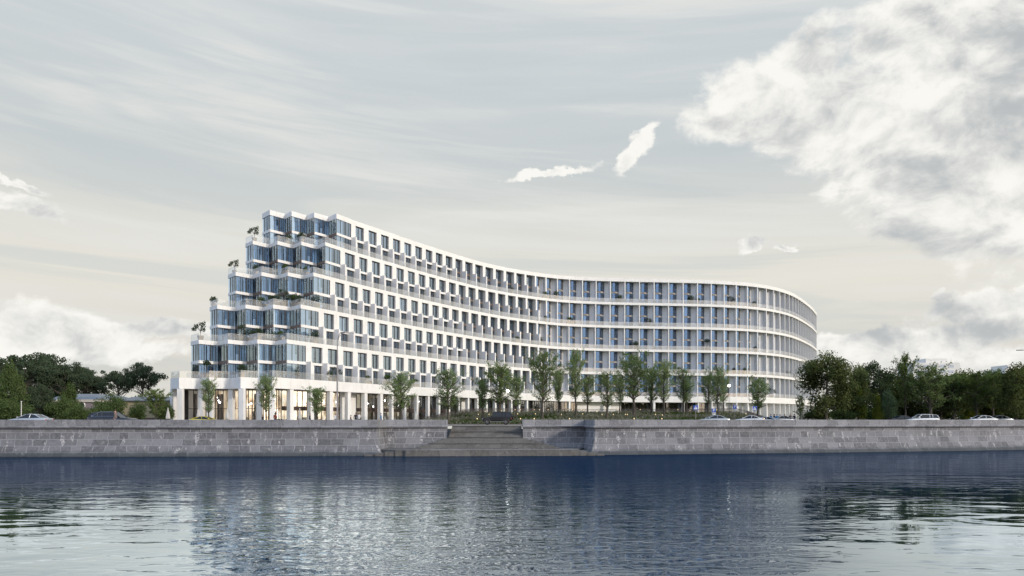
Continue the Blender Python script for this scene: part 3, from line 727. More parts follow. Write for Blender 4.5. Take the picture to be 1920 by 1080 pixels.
# glazed zigzag corners
for m_ in range(1,6):
    tt=[Vector(p) for p in T[m_+1]]; P,nx=CURVE[m_+1]; zb=ZT[m_][1]; zt=ZT[m_+1][0]; zm=(zb+zt)/2
    d=(P[1]-P[0]); Lb=d.length; d=d/Lb; endp=P[0]+d*(Lb-1.45)
    pts=tt+[endp]; z1=zm-0.25; z2=zm+0.25
    inset=[]
    for j,p in enumerate(pts):
        if j==0: t=(pts[1]-pts[0]).normalized()
        elif j==len(pts)-1: t=(pts[-1]-pts[-2]).normalized()
        else: t=((pts[j]-pts[j-1]).normalized()+(pts[j+1]-pts[j]).normalized()).normalized()
        n=Vector((t.y,-t.x)); inset.append(p-n*0.12)
    for j in range(len(pts)-1):
        a=inset[j]; b=inset[j+1]; L_=(b-a).length; t=(b-a)/L_; n=Vector((t.y,-t.x))
        gl=MB(); fr=MB(); sp=MB()
        for (za,zc) in ((z2,zt-0.01),(zb+0.01,z1)): gl.quad((*a,za),(*b,za),(*b,zc),(*a,zc),'glass')
        o=hpart('corner_window',gl)
        # mullions: one broad dark door frame and thin ones
        ms=[0.33,0.68] if L_<3.6 else [0.28,0.60,0.86]
        for q_,mu in enumerate(ms):
            wd=0.16 if (q_==1) else 0.06
            c=a+t*L_*mu; fr.plan([c-t*wd/2-n*0.05,c+t*wd/2-n*0.05,c+t*wd/2+n*0.05,c-t*wd/2+n*0.05],zb,zt-0.02,'frame')
        fr.plan([b-t*0.05-n*0.04,b-n*0.04,b+n*0.05,b-t*0.05+n*0.05],zb,zt-0.02,'frame')
        hpart('window_frame',fr,o)
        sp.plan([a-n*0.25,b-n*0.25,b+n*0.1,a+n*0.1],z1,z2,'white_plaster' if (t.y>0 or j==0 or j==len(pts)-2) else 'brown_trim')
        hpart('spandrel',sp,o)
        cu=MB()
        for (za,zc) in ((z2,zt-0.01),(zb+0.01,z1)):
            def cur(u0_,u1_,zl,zh,inn=0.28): cu.quad((*(a+t*L_*u0_-n*inn),zl),(*(a+t*L_*u1_-n*inn),zl),(*(a+t*L_*u1_-n*inn),zh),(*(a+t*L_*u0_-n*inn),zh),'curtain')
            if t.y>0 and j>0 or j==len(pts)-2:      # panes turned to the sun keep their voiles drawn near the corner
                cur(0.05,0.40 if j<len(pts)-2 else 0.50,za,zc)
                if R.random()<0.8: cur(0.46,0.62,za if R.random()<0.3 else za,lerp(za,zc,R.choice([0.42,0.42,1.0])))
            elif j==1 or t.y>0: cur(0.06,0.45,za,zc)
            elif R.random()<0.5: cur(0.3,0.42,za,lerp(za,zc,R.choice([0.6,1.0])),R.uniform(0.5,1.5))
        if cu.f: hpart('curtain',cu,o)
    # white pier at the end of the corner bay
    pv=MB(); n=Vector((d.y,-d.x)); e2=P[0]+d*Lb
    pv.plan([endp-n*0.7,e2-n*0.7+d*0.0,e2,endp],z1,zt,'white_plaster'); pv.plan([endp-n*0.7,e2+d*0.7-n*0.7,e2+d*0.7-n*0.03,endp-n*0.03],zb,z1,'white_plaster')
    pv.plan([endp-n*0.03,endp+d*0.34-n*0.03,endp+d*0.34+n*1.15,endp+n*1.15],zb,zm+0.28,'white_plaster')
    hpart('wall_pier',pv) if False else hpart('corner_pier',pv)
    # mid floor and inner wall behind the zigzag
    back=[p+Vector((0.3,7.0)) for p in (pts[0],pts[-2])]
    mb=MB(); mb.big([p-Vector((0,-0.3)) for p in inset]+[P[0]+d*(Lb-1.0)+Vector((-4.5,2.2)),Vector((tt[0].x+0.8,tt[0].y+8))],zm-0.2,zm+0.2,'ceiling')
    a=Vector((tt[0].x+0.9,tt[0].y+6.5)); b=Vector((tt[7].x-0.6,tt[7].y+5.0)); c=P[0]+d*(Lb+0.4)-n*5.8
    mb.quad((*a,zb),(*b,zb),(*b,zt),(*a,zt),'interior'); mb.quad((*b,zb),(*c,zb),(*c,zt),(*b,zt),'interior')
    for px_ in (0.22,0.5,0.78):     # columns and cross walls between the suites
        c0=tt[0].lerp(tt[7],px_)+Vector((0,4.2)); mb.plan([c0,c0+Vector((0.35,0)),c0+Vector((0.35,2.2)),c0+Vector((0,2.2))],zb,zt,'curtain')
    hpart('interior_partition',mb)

# glass balustrades at each terrace edge
for s_ in range(1,6):
    z=ZT[s_][1]; pts=[Vector(p) for p in T[s_][:7]]+CURVE[s_][0]
    P=offset(pts,-0.10); mb=MB(); hr=MB()
    for a,b in zip(P[:NV+4],P[1:NV+5]):
        mb.quad((*a,z),(*b,z),(*b,z+1.08),(*a,z+1.08),'rail_glass')
        t=(b-a).normalized(); n=Vector((t.y,-t.x)); hr.plan([a-n*0.02,b-n*0.02,b+n*0.02,a+n*0.02],z+1.08,z+1.10,'white_plaster')
        hr.plan([a-n*0.01,a+t*0.02-n*0.01,a+t*0.02+n*0.01,a+n*0.01],z,z+1.08,'canvas')
    o=hpart('glass_balustrade',mb); hpart('handrail',hr,o)

# ground floor: columns, glazing, lobby
P,nx=CURVE[1]; pts=[Vector(p) for p in T[1][:7]]+P
allp=offset(pts,-0.1)
zt=ZT[1][0]
for i,p in enumerate(allp[:NV+7]):
    k=i-7-nx
    t,n=tn(pts,i)
    wdt=0.85 if k<2 else 0.62
    if 11<=k<29 and k>16: 
        if k%3: continue      # recessed entrance zone: few posts
    mb=MB()
    if k>=29: mb.plan([p-n*2.0,p+t*0.3-n*2.0,p+t*0.3,p],gz(p.x,p.y)-0.2,zt,'white_plaster')
    else:
        a=p-t*wdt/2; mb.plan([a-n*0.75,a+t*wdt-n*0.75,a+t*wdt,a],gz(p.x,p.y)-0.2,zt,'white_plaster')
    hpart('column',mb)
P2=offset(pts,-2.4); P3=offset(pts,-6.5)
for i in range(len(P2)-1):
    k=i-7-nx
    if k>NV: break
    a,b=P2[i],P2[i+1]; 
    if (b-a).length<0.3: continue
    t=(b-a).normalized(); n=Vector((t.y,-t.x)); L_=(b-a).length
    if k>=31 or k in (-1,9,22,23,24):
        mb=MB(); mb.plan([a-n*0.2,b-n*0.2,b,a],G,zt,'grey_panel' if k>=31 else 'white_plaster'); hpart('ground_wall',mb); continue
    gl=MB(); gl.quad((*a,G),(*b,G),(*b,zt),(*a,zt),'shop_glass'); o=hpart('shop_window',gl)
    fr=MB()
    for q_ in range(5):
        c=a+t*L_*q_/4; fr.plan([c-t*0.04-n*0.05,c+t*0.04-n*0.05,c+t*0.04+n*0.06,c-t*0.04+n*0.06],G,zt,'frame')
    fr.plan([a-n*0.06,b-n*0.06,b+n*0.08,a+n*0.08],G+(2.35 if k>=-4 else 2.6),G+(3.05 if k>=-4 else 2.68),'brown_panel')
    fr.plan([a-n*0.06,b-n*0.06,b+n*0.08,a+n*0.08],zt-0.15,zt,'frame')
    hpart('window_frame',fr,o)
mb=MB()
for i,(a,b) in enumerate(zip(P3[:NV],P3[1:NV+1])):
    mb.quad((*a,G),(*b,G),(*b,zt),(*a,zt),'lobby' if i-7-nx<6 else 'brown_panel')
hpart('lobby_wall',mb)

mb=MB(); lm=MB()
P4=offset(pts,-4.6)
for i in range(0,NV-20):
    a,b=P4[i],P4[i+1]; L_=(b-a).length
    if L_<0.3: continue
    t=(b-a)/L_; n=Vector((t.y,-t.x)); k=i-7-nx
    for q_ in range(3):
        c=a+t*L_*R.random(); h_=R.choice([0.9,1.2,2.2,5.2]); wd=R.uniform(0.3,1.1)
        mb.plan([c-n*0.3,c+t*wd-n*0.3,c+t*wd,c],G,G+h_,R.choice(['brown_panel','curtain','beige_spandrel','cloth_brown']))
    if k<6:
        for q_ in range(2):
            c=a+t*L_*R.random()+n*0.6; z_=G+R.uniform(3.2,5.2); lm.ball((c.x,c.y,z_),0.16,'lamp_white',8)
hpart('lobby_furniture',mb); hpart('lobby_lamp',lm)
# furniture on the podium terrace and potted plants
def leaves(mb,c,r,n,size,m,sq=1.0):
    c=Vector(c)
    for _ in range(n):
        d=Vector((R.gauss(0,1),R.gauss(0,1),R.gauss(0,1))); d=d/(d.length+1e-6)*(R.random()**0.45)
        p=c+Vector((d.x*r,d.y*r,d.z*r*sq)); u=Vector((R.gauss(0,1),R.gauss(0,1),R.gauss(0,1))).normalized(); v=u.orthogonal().normalized()
        s=size*R.uniform(0.6,1.3); i=len(mb.v); mb.v+=[p-u*s*0.5,p+v*s*0.32,p+u*s*0.5,p-v*s*0.32]; mb.f.append((i,i+1,i+2,i+3)); mb.mi.append(mb.mat(m))
def plantproto(kind):
    t=thing('potted_plant','plant','plant',(0,0,0),group='potted plants on the hotel terraces')
    mb=MB()
    if kind==2: mb.box(-0.7,0.7,-0.25,0.25,0,0.55,'pot')
    else: mb.tube((0,0,0),(0,0,0.6),0.28,0.38,10,'pot')
    link('pot',mb.mesh('pot'),t)
    mb=MB()
    if kind==0: leaves(mb,(0,0,1.15),0.62,260,0.2,'leaf_dark',0.8)
    elif kind==1:
        for _ in range(9):
            a=R.uniform(0,6.28); r_=R.uniform(0.2,0.9); z_=R.uniform(1.2,2.2); leaves(mb,(r_*math.cos(a),r_*math.sin(a),z_),0.3,40,0.17,'leaf_dark')
    elif kind==2:
        for _ in range(6): leaves(mb,(R.uniform(-0.7,0.7),0,R.uniform(0.8,1.2)),0.3,50,0.18,'leaf_green')
    else:
        leaves(mb,(0,0,1.9),0.5,240,0.18,'leaf_dark',0.75)
    link('foliage',mb.mesh('foliage'),t)
    if kind in (1,3):
        mb=MB(); mb.tube((0,0,0.5),(0.03,0,1.6),0.05,0.03,6,'bark')
        if kind==1:
            for a in range(5): mb.tube((0.02,0,1.1),(0.7*math.cos(a*1.3),0.7*math.sin(a*1.3),1.9),0.03,0.01,5,'bark')
        link('stem',mb.mesh('stem'),t)
    return t
protos=[plantproto(k) for k in range(4)]; used=set()
def oncurve(px,s_,inset=0.75):
    pts=[Vector(p) for p in T[s_][:7]]+CURVE[s_][0][:NV]; P=offset(pts,-inset)
    for a,b in zip(P,P[1:]):
        xa,xb=pxy(a),pxy(b)
        if xa<=px<=xb and xb-xa>0.1: return a+(b-a)*((px-xa)/(xb-xa)),(b-a).normalized()
    return None,None
kindn={0:'potted round shrub',1:'potted branching tree',2:'low planter box',3:'potted ball tree'}
flo={5:'topmost terrace',4:'second highest terrace',3:'third highest terrace',2:'fourth highest terrace',1:'podium terrace'}
plist=[(477,5,1),(566,5,0),(543,5,2),(440,4,1),(481,4,0),(535,4,2),(573,4,2),(401,3,0),(510,3,0),(520,3,0),(531,3,1),(549,3,1),(552.5,3,2),(560,3,0),(594,3,0),(492,3,2),
 (376,2,1),(453,2,3),(465,2,0),(476,2,0),(486,2,0),(516,2,0),(527,2,2),(591,2,0),(388,1,3),(454,1,0),(619,1,0),(630,1,1),(690,1,2),(727,1,2),(780,1,2),
 (960,5,0),(1042.5,5,0),(1023,5,2),(1162,5,0),(1296,5,0),(1308.6,5,0),(1371,5,1),(1414,5,0),(1023,4,0),(1069,4,2),(1217,4,1),(1013,3,0),(970,3,2),(1192,3,0),(1325.6,3,3),(1417,3,0),
 (1050,2,0),(1273,2,0),(1377,2,0),(1399,2,2),(1477,2,0),(1447,1,1),(1075,1,2),(970,1,2)]
cnt={}
zone=lambda x_: ('glazed corner' if x_<600 else 'left wing' if x_<900 else 'facade bend' if x_<1120 else 'front wing' if x_<1400 else 'rounded right end')
for (px,s_,kd) in plist:
    p,t=oncurve(px,s_)
    if p is None: continue
    key=(kd,s_,zone(px)); cnt[key]=cnt.get(key,0)+1
tot=dict(cnt); cnt={}
ordn=['first','second','third','fourth','fifth','sixth']
for (px,s_,kd) in sorted(plist):
    p,t=oncurve(px,s_)
    if p is None: continue
    key=(kd,s_,zone(px)); i=cnt.get(key,0); cnt[key]=i+1
    lab=f"{kindn[kd]} on {flo[s_]}, {zone(px)}"+(f", {ordn[i]} from the left" if tot[key]>1 else '')
    loc=(p.x,p.y,ZT[s_][1]); rt=math.atan2(t.y,t.x); sc_=R.uniform(1.1,1.6)
    if kd not in used:
        used.add(kd); o=protos[kd]; o.location=loc; o.rotation_euler=(0,0,rt); o['label']=lab; o.scale=(sc_,)*3
    else: dup(protos[kd],loc,rt,lab,sc_)

# terrace sofas
sofa=None
for j,(px,s_) in enumerate([(385,1),(560,3),(1450,2),(1498,2),(1426,1),(1380,1)]):
    p,t=oncurve(px,s_,1.6)
    if p is None: continue
    where=['left end of the podium terrace','glazed corner terrace by its shrubs','rounded end, fourth terrace from the top','rounded end, rightmost of that terrace','podium terrace near the rounded end','podium terrace above the parking signs'][j]
    if sofa is None:
        sofa=thing('sofa','x','sofa',(0,0,0),group='sofas on the hotel terraces')
        mb=MB(); mb.box(-1.1,1.1,-0.45,0.45,0.12,0.45,'sofa'); link('seat',mb.mesh('seat'),sofa)
        mb=MB(); mb.box(-1.1,1.1,0.3,0.5,0.453,0.95,'sofa'); link('backrest',mb.mesh('backrest'),sofa)
        for sx in (-1,1): mb=MB(); mb.box(sx*1.2-0.1,sx*1.2+0.1,-0.45,0.5,0.1,0.66,'sofa'); link('armrest',mb.mesh('armrest'),sofa)
        o=sofa; o.location=(p.x,p.y,ZT[s_][1]); o.rotation_euler=(0,0,math.atan2(t.y,t.x))
        o['label']='grey terrace sofa at the '+where
    else: dup(sofa,(p.x,p.y,ZT[s_][1]),math.atan2(t.y,t.x),'grey terrace sofa at the '+where)

# ------------------------------------------------------------------ trees
def treeproto(name,label,shape,h,r,leafm,nleaf,lsize,seed,trunk=0.3):
    rs=random.Random(seed); t=thing(name,label,'tree',(0,0,0))
    tr=MB(); cr=MB(); cl=[]
    tw=h*0.018+0.04
    lean=Vector((rs.uniform(-0.3,0.3),rs.uniform(-0.3,0.3),0))
    top=0.86 if shape!='umbrella' else 0.55
    pos=[Vector((0,0,0))]; nseg=6
    for i in range(1,nseg+1): pos.append(Vector((0,0,h*top*i/nseg))+lean*(i/nseg)+Vector((rs.uniform(-.08,.08),rs.uniform(-.08,.08),0)))
    for i in range(nseg): tr.tube(pos[i],pos[i+1],tw*(1-i/nseg*0.8),tw*(1-(i+1)/nseg*0.8),8,'bark')
    def along(z):
        z=min(z/(h*top)*nseg,nseg-1e-3); i=int(z); return pos[i].lerp(pos[i+1],z-i)
    nb={'slender':26,'broad':44,'umbrella':34,'poplar':34,'shrub':14,'open':22,'dense':46}[shape]
    for j in range(nb):
        a=j*2.4+rs.uniform(-0.4,0.4)
        if shape=='slender':
            f_=rs.uniform(trunk,0.93); rr_=r*math.sin(math.pi*min(1,(f_-trunk+0.12)/(1.06-trunk)))**0.8*rs.uniform(0.45,1.1); up=h*rs.uniform(0.04,0.15); cs=(0.42,0.9)
        elif shape=='poplar':
            f_=rs.uniform(trunk,0.95); rr_=r*(1.0-((f_-0.35)/0.68)**2 if f_>0.35 else 0.95)*rs.uniform(0.35,0.9); up=h*0.04; cs=(0.9,1.1)
        elif shape in('broad','dense'):
            f_=rs.uniform(trunk,0.92); e=(f_-0.58)/0.44; rr_=r*math.sqrt(max(0.05,1-e*e))*rs.uniform(0.4,0.92); up=h*0.05; cs=(0.9,0.8)
        elif shape=='umbrella':
            f_=rs.uniform(0.35,0.55); rr_=r*rs.uniform(0.15,1.0); up=h*(0.42*(1-0.45*(rr_/r)**2))*rs.uniform(0.55,1.0); cs=(1.0,0.45)
        elif shape=='open':
            f_=rs.uniform(trunk,0.9); rr_=r*rs.uniform(0.3,1.0)*math.sin(math.pi*min(1,(f_-trunk+0.15)/(1.05-trunk)))**0.6; up=h*rs.uniform(0.06,0.16); cs=(0.7,0.6)
        else:
            f_=rs.uniform(0.15,0.75); rr_=r*math.sqrt(max(0.05,1-((f_-0.45)/0.5)**2))*rs.uniform(0.3,0.8); up=h*0.08; cs=(1.0,0.8)
        b0=along(h*f_*(0.86 if shape!='umbrella' else 1.0)); e_=b0+Vector((math.cos(a)*rr_,math.sin(a)*rr_,up))
        mid=b0.lerp(e_,0.5)+Vector((0,0,-0.03*h if shape in('umbrella',) else 0.0))
        bw=tw*0.35*(1-f_*0.5); tr.tube(b0,mid,bw,bw*0.7,5,'bark',False); tr.tube(mid,e_,bw*0.7,bw*0.3,5,'bark',False)
        cl.append((e_,cs)); 
        if rs.random()<0.7: cl.append((mid.lerp(e_,0.4)+Vector((rs.uniform(-.5,.5),rs.uniform(-.5,.5),rs.uniform(0,.5)))*r*0.2,cs))
    if shape in('slender','open'):
        cl=[]; segs=[]
        nb2=46 if shape=='slender' else 34
        for j in range(nb2):
            a=j*2.4+rs.uniform(-0.5,0.5); f_=trunk+(0.97-trunk)*(j+rs.random())/nb2
            prf=math.sin(math.pi*min(1,(f_-trunk+0.13)/(1.13-trunk)))**0.75
            L_=r*prf*rs.uniform(0.6,1.2); b0=along(h*f_*0.86); dr=Vector((math.cos(a),math.sin(a),rs.uniform(0.55,1.5) if shape=='slender' else rs.uniform(0.25,1.0)))
            e_=b0+dr*L_*0.85; bw=tw*0.28*(1.1-f_)
            tr.tube(b0,e_,bw+0.012,0.008,4,'bark',False); segs.append((b0,e_,L_))
            for q_ in range(3):
                c0=b0.lerp(e_,rs.uniform(0.3,0.9)); e2=c0+Vector((rs.uniform(-1,1),rs.uniform(-1,1),rs.uniform(-0.1,1.0)))*L_*0.42
                tr.tube(c0,e2,0.012,0.006,3,'bark',False); segs.append((c0,e2,L_*0.6))
        tot_=sum(s_[2] for s_ in segs); k_=cr.mat(leafm)
        for (b0,e_,L_) in segs:
            for q_ in range(int(nleaf*1.5*L_/tot_)):
                t_=rs.uniform(0.22,1.04); p=b0.lerp(e_,t_)+Vector((rs.gauss(0,1),rs.gauss(0,1),rs.gauss(0,1)))*0.15*(h/10)
                u=Vector((rs.gauss(0,1),rs.gauss(0,1),rs.gauss(0,1))).normalized(); v=u.orthogonal().normalized(); sz=lsize*rs.uniform(0.5,1.15)
                i=len(cr.v); cr.v+=[p-u*sz*0.5,p+v*sz*0.3,p+u*sz*0.5,p-v*sz*0.3]; cr.f.append((i,i+1,i+2,i+3)); cr.mi.append(k_)
        link('trunk',tr.mesh('trunk'),t); link('crown',cr.mesh('crown'),t)
        return t
    topc=pos[-1]; cl.append((topc+Vector((0,0,h*0.04)),cs))
    if shape=='slender': cl.append((topc+Vector((0,0,h*0.1)),(0.3,1.1)))
    per=int(nleaf/len(cl)); base=r*{'slender':0.36,'broad':0.27,'umbrella':0.20,'poplar':0.42,'shrub':0.42,'open':0.27,'dense':0.32}[shape]
    save=R.getstate(); R.seed(seed+5)
    for (c_,cs) in cl:
        q=rs.uniform(0.7,1.25); leaves(cr,c_,base*q*cs[0],int(per*q),lsize,leafm,cs[1])
    R.setstate(save)
    link('trunk',tr.mesh('trunk'),t); link('crown',cr.mesh('crown'),t)
    return t
def place(proto,px,Y,hp,label,ratio=1.0,group=None,zoff=0.0,rot=None,first=[set()]):
    """hp = tree height in metres for a unit-10 prototype"""
    X=at(px,Y); loc=(X,Y,gz(X,Y)+zoff-0.05); s=hp/10.0; sca=(s*ratio,s*ratio,s)
    if proto.name not in first[0]:
        first[0].add(proto.name); proto.location=loc; proto.rotation_euler=(0,0,rot or 0); proto.scale=sca; proto['label']=label
        if group: proto['group']=group
        return proto
    return dup(proto,loc,rot if rot is not None else R.uniform(0,6.28),label,sca,group)
# young trees in front of the hotel: (x, y top, depth, width px)
YP=[treeproto('young_tree','x','slender',10,2.6,'leaf_young',2900,0.25,s,0.26) for s in (11,12,13,14)]
yt=[(391,702,108,30),(499,695,106,36),(595,718,108,40),(753,692,118,56),(840,682,126,60),(854,738,150,22),(905,700,140,34),(936,674,138,66),(968,700,150,34),
 (1017,647,138,58),(1047,682,160,30),(1080,649,150,40),(1102,698,165,36),(1138,688,142,44),(1162,700,168,30),(1188,654,150,60),(1221,680,160,40),(1245,666,152,40),(1282,680,156,40),
 (1288,705,172,30),(1328,692,160,36),(1346,678,150,40),(1357,700,172,26),(1421,702,150,42)]
ytl=['at the podium corner behind the yellow car','before the lit lobby windows, two-stemmed','small spreading one left of the street lamp','full-crowned on its own before the left columns','tall wide one left of the black off-roader',
 'tiny sapling with a ball of twigs before a white wall','slim companion left of the lamp-lit tree','wide one just above the black off-roader','slim one with the bright lamp behind it','tallest one right of the black off-roader','thin one tucked behind the tallest tree',
 'narrow tall one at the bend of the facade','low one over the slatted fence','medium one with its trunk bare before the fence','thin one behind the widest tree of the row','widest and fullest of the middle row','leafy one just right of the widest','tall narrow one on the crest',
 'round-topped one left of the crossing sign','short one close behind the round-topped one','medium one above the blue parking sign','taller one right above the parking sign','thin one between parking and lorry signs','solitary light one beside the right crossing sign']
for j,(px,yt_,Y,wp) in enumerate(yt):
    s=F/Y; X=at(px,Y); zt_=EZ+(HY-yt_)/s; h=(zt_-gz(X,Y))/0.98; wm=wp/s
    place(YP[j%4],px,Y,h,'young tree with light foliage, '+ytl[j],ratio=max(0.55,min(1.5,(wm/4.4)/(h/10))),group='young trees on the hotel forecourt')
# background trees
UM=[treeproto('umbrella_tree','x','umbrella',10,4.8,'leaf_dark',7500,0.26,s,0.4) for s in (21,22)]
BR=[treeproto('broad_tree','x','broad',10,4.2,'leaf_dark',7500,0.34,s,0.2) for s in (31,)]
BO=[treeproto('broad_tree','x','dense',10,4.3,'leaf_olive',11000,0.32,s,0.15) for s in (41,42)]
PO=[treeproto('poplar_tree','x','poplar',10,2.9,'leaf_green',9000,0.30,51,0.1)]
SH=[treeproto('garden_shrub','x','shrub',10,6.0,'leaf_green',7000,0.5,61,0.1)]
OP=[treeproto('open_tree','x','open',10,3.6,'leaf_pale',4200,0.30,s,0.25) for s in (71,72)]
YL=[treeproto('small_tree','x','poplar',10,3.6,'leaf_yellow',6000,0.36,81,0.08)]
BL=[treeproto('small_tree','x','poplar',10,3.8,'leaf_blue',5500,0.34,91,0.08)]
def bg(pr,px,ytop,Y,wpx,label,base=4.4,grp='background trees'):
    s=F/Y; h=EZ+(HY-ytop)/s-G; wm=wpx/s
    return place(pr,px,Y,h,label,ratio=max(0.4,min(2.2,(wm/(base*2))/(h/10))),group=grp)
LB=[(UM[0],45,638,150,130,'wide dark tree with layered crown, tallest at the far left'),(UM[1],-10,662,165,110,'dark layered tree cut by the left picture edge'),(UM[1],92,648,160,100,'dark layered tree just right of the tallest at the left'),
 (UM[0],125,660,155,90,'dark layered tree in the middle of the left group'),(BR[0],100,690,170,100,'dark round tree filling the left group behind'),(UM[1],158,676,160,90,'dark layered tree above the domed house'),(BR[0],175,705,165,60,'round dark tree behind the domed house roof'),
 (BR[0],40,690,175,110,'dark round tree behind the poplar'),(UM[0],222,674,160,70,'flat-topped tree, left of the pair standing apart'),(UM[1],264,666,155,84,'flat-topped tree, right and taller of the pair standing apart')]
for a in LB: bg(*a,base=4.6,grp='dark trees at the left')
bg(PO[0],20,676,100,56,'soft green poplar-like tree at the left edge',3.0,'garden trees at the left')
bg(PO[0],130,717,110,40,'small conical green tree before the domed house',3.0,'garden trees at the left')
bg(BR[0],76,714,104,58,'dark dense lilac-like tree left of the domed house',4.4,'garden trees at the left')
bg(OP[0],292,722,118,56,'light open tree before the yellow building',3.6,'garden trees at the left')
for (px,yt_,Y,wp,l) in ((15,748,96,80,'broad shrub at the left edge above the parapet'),(118,742,104,60,'shrub below the small conical tree'),(150,757,98,54,'dark low shrub under the round window'),(182,752,106,44,'round shrub before the domed house'),(208,735,112,58,'taller round shrub behind the dark estate car'),
    (257,750,114,38,'clipped round shrub before the yellow building wall'),(310,752,120,34,'shrub beside the hotel podium corner')):
    bg(SH[0],px,yt_,Y,wp,l,6.0,'shrubs at the left')
RB=[(BO[0],1550,655,118,120,'big dark tree standing against the right end of the hotel'),(BO[1],1592,682,128,96,'dark tree just right of the big one'),(BR[0],1640,670,140,90,'dark tree with pointed top, third of the right group'),
 (BR[0],1672,690,150,76,'round dark tree between the pointed and the tall thin one'),(BO[1],1708,700,130,90,'olive tree under the tall thin one'),(BO[0],1765,698,128,110,'dark broad tree in the middle of the right group'),(BO[1],1848,692,130,100,'dark tree behind the white cars'),
 (BO[0],1905,678,118,80,'dark dense tree at the right edge'),(BO[1],1945,668,135,90,'tree just beyond the right picture edge'),(BO[0],1805,690,150,100,'dark filler tree behind the open one at right'),(BR[0],1870,690,150,70,'round tree left of the right edge')]
for a in RB: bg(*a,base=4.3,grp='trees at the right')
for (p_,px,yt_,Y,wp,l) in ((OP[0],1697,650,122,52,'tall thin tree with sparse open crown'),(OP[1],1745,672,118,104,'broad tree with light open foliage'),(OP[0],1830,686,122,88,'light open tree with spreading crown'),(OP[1],1862,684,126,70,'pale tree near the right edge'),
    (OP[1],1610,672,132,30,'thin sapling rising between two dark trees'),(OP[0],1790,690,125,70,'pale open tree behind the cars'),(OP[1],1500,735,140,26,'small sparse tree at the foot of the rounded hotel end')): bg(p_,px,yt_,Y,wp,l,3.6,'open trees at the right')
bg(YL[0],1610,726,126,34,'small yellow-green tree below the dark ones',3.6,'small trees at the right')
bg(YL[0],1645,738,126,22,'smaller yellowish tree beside the bluish one',3.6,'small trees at the right')
bg(YL[0],1822,740,128,34,'yellow-green low tree behind the parked cars',3.6,'small trees at the right')
bg(BL[0],1666,730,126,40,'small bluish-green tree before the dark group',3.8,'small trees at the right')
for j,(px,yt_,Y,wp,l) in enumerate(((1530,762,120,60,'hedge shrub under the big dark tree'),(1580,764,126,60,'hedge shrub right of the big trunk'),(1700,764,135,70,'hedge shrub behind the white wagon'),(1760,762,135,70,'hedge shrub in the middle of the right group'),
    (1830,764,135,80,'hedge shrub behind the two white cars'),(1900,760,130,80,'hedge shrub at the right edge'),(1640,764,138,70,'hedge shrub under the pointed tree'))): bg(SH[0],px,yt_,Y,wp,l,6.0,'hedge shrubs at the right')
# far wood closing the horizon behind both groups
mb=MB()
for sgn,xa,xb,Yc in ((0,-260,-66,230),(1,112,330,240)):
    for j in range(150):
        X=R.uniform(xa,xb); Y=Yc+R.uniform(-15,25); leaves(mb,(X,Y,G+R.uniform(1,6.5)),3.6,110,0.9,'leaf_dark',0.9)
o=link('distant_wood',mb.mesh('distant_wood')); tag(o,'far dark wood closing the horizon behind the park trees','wood',kind='stuff')

# ------------------------------------------------------------------ planting on the bank
gm=MB(); gg=MB()
def tuft(mb,p,h,n,m,spread):
    for _ in range(n):
        a=R.uniform(0,6.28); l=R.uniform(0.6,1.1)*h; o_=Vector((math.cos(a),math.sin(a),0)); b=Vector(p)+o_*R.uniform(0,0.15); s=Vector((-o_.y,o_.x,0))*0.035*R.uniform(0.7,1.6)
        m1=b+o_*spread*l*0.4+Vector((0,0,l*0.65)); e=b+o_*spread*l+Vector((0,0,l*R.uniform(0.75,1.0)))
        i=len(mb.v); mb.v+=[b-s,b+s,m1+s,m1-s,e]; k_=mb.mat(m); mb.f+=[(i,i+1,i+2,i+3),(i+3,i+2,i+4)]; mb.mi+=[k_,k_]
cells=0
while cells<5200:
    Y=R.uniform(121,172); px=R.uniform(775,1450); X=at(px,Y)
    if berm(X,Y)<0.05 and px>1400: cells+=1; continue
    d=noise.noise(Vector((X*0.09,Y*0.16,1.3))); cells+=1
    if berm(X,Y)<0.03: continue
    if d>0.02: tuft(gm,(X,Y,gz(X,Y)-0.03),R.uniform(0.7,1.15),11,'blade_grey',0.55)
    else: tuft(gg,(X,Y,gz(X,Y)-0.03),R.uniform(0.35,0.75),9,'blade_green',0.5)
for _ in range(700):
    px=R.uniform(845,980); Y=R.uniform(122,130); X=at(px,Y); tuft(gm if R.random()<0.5 else gg,(X,Y,gz(X,Y)-0.03),R.uniform(0.3,0.7),9,'blade_grey' if R.random()<0.5 else 'blade_green',0.6)
o=link('feather_grass',gm.mesh('feather_grass')); tag(o,'pale grey feathery grasses drifting over the planted bank','grass',kind='stuff')
o=link('bank_grass',gg.mesh('bank_grass')); tag(o,'low dark green grass on the planted bank','grass',kind='stuff')

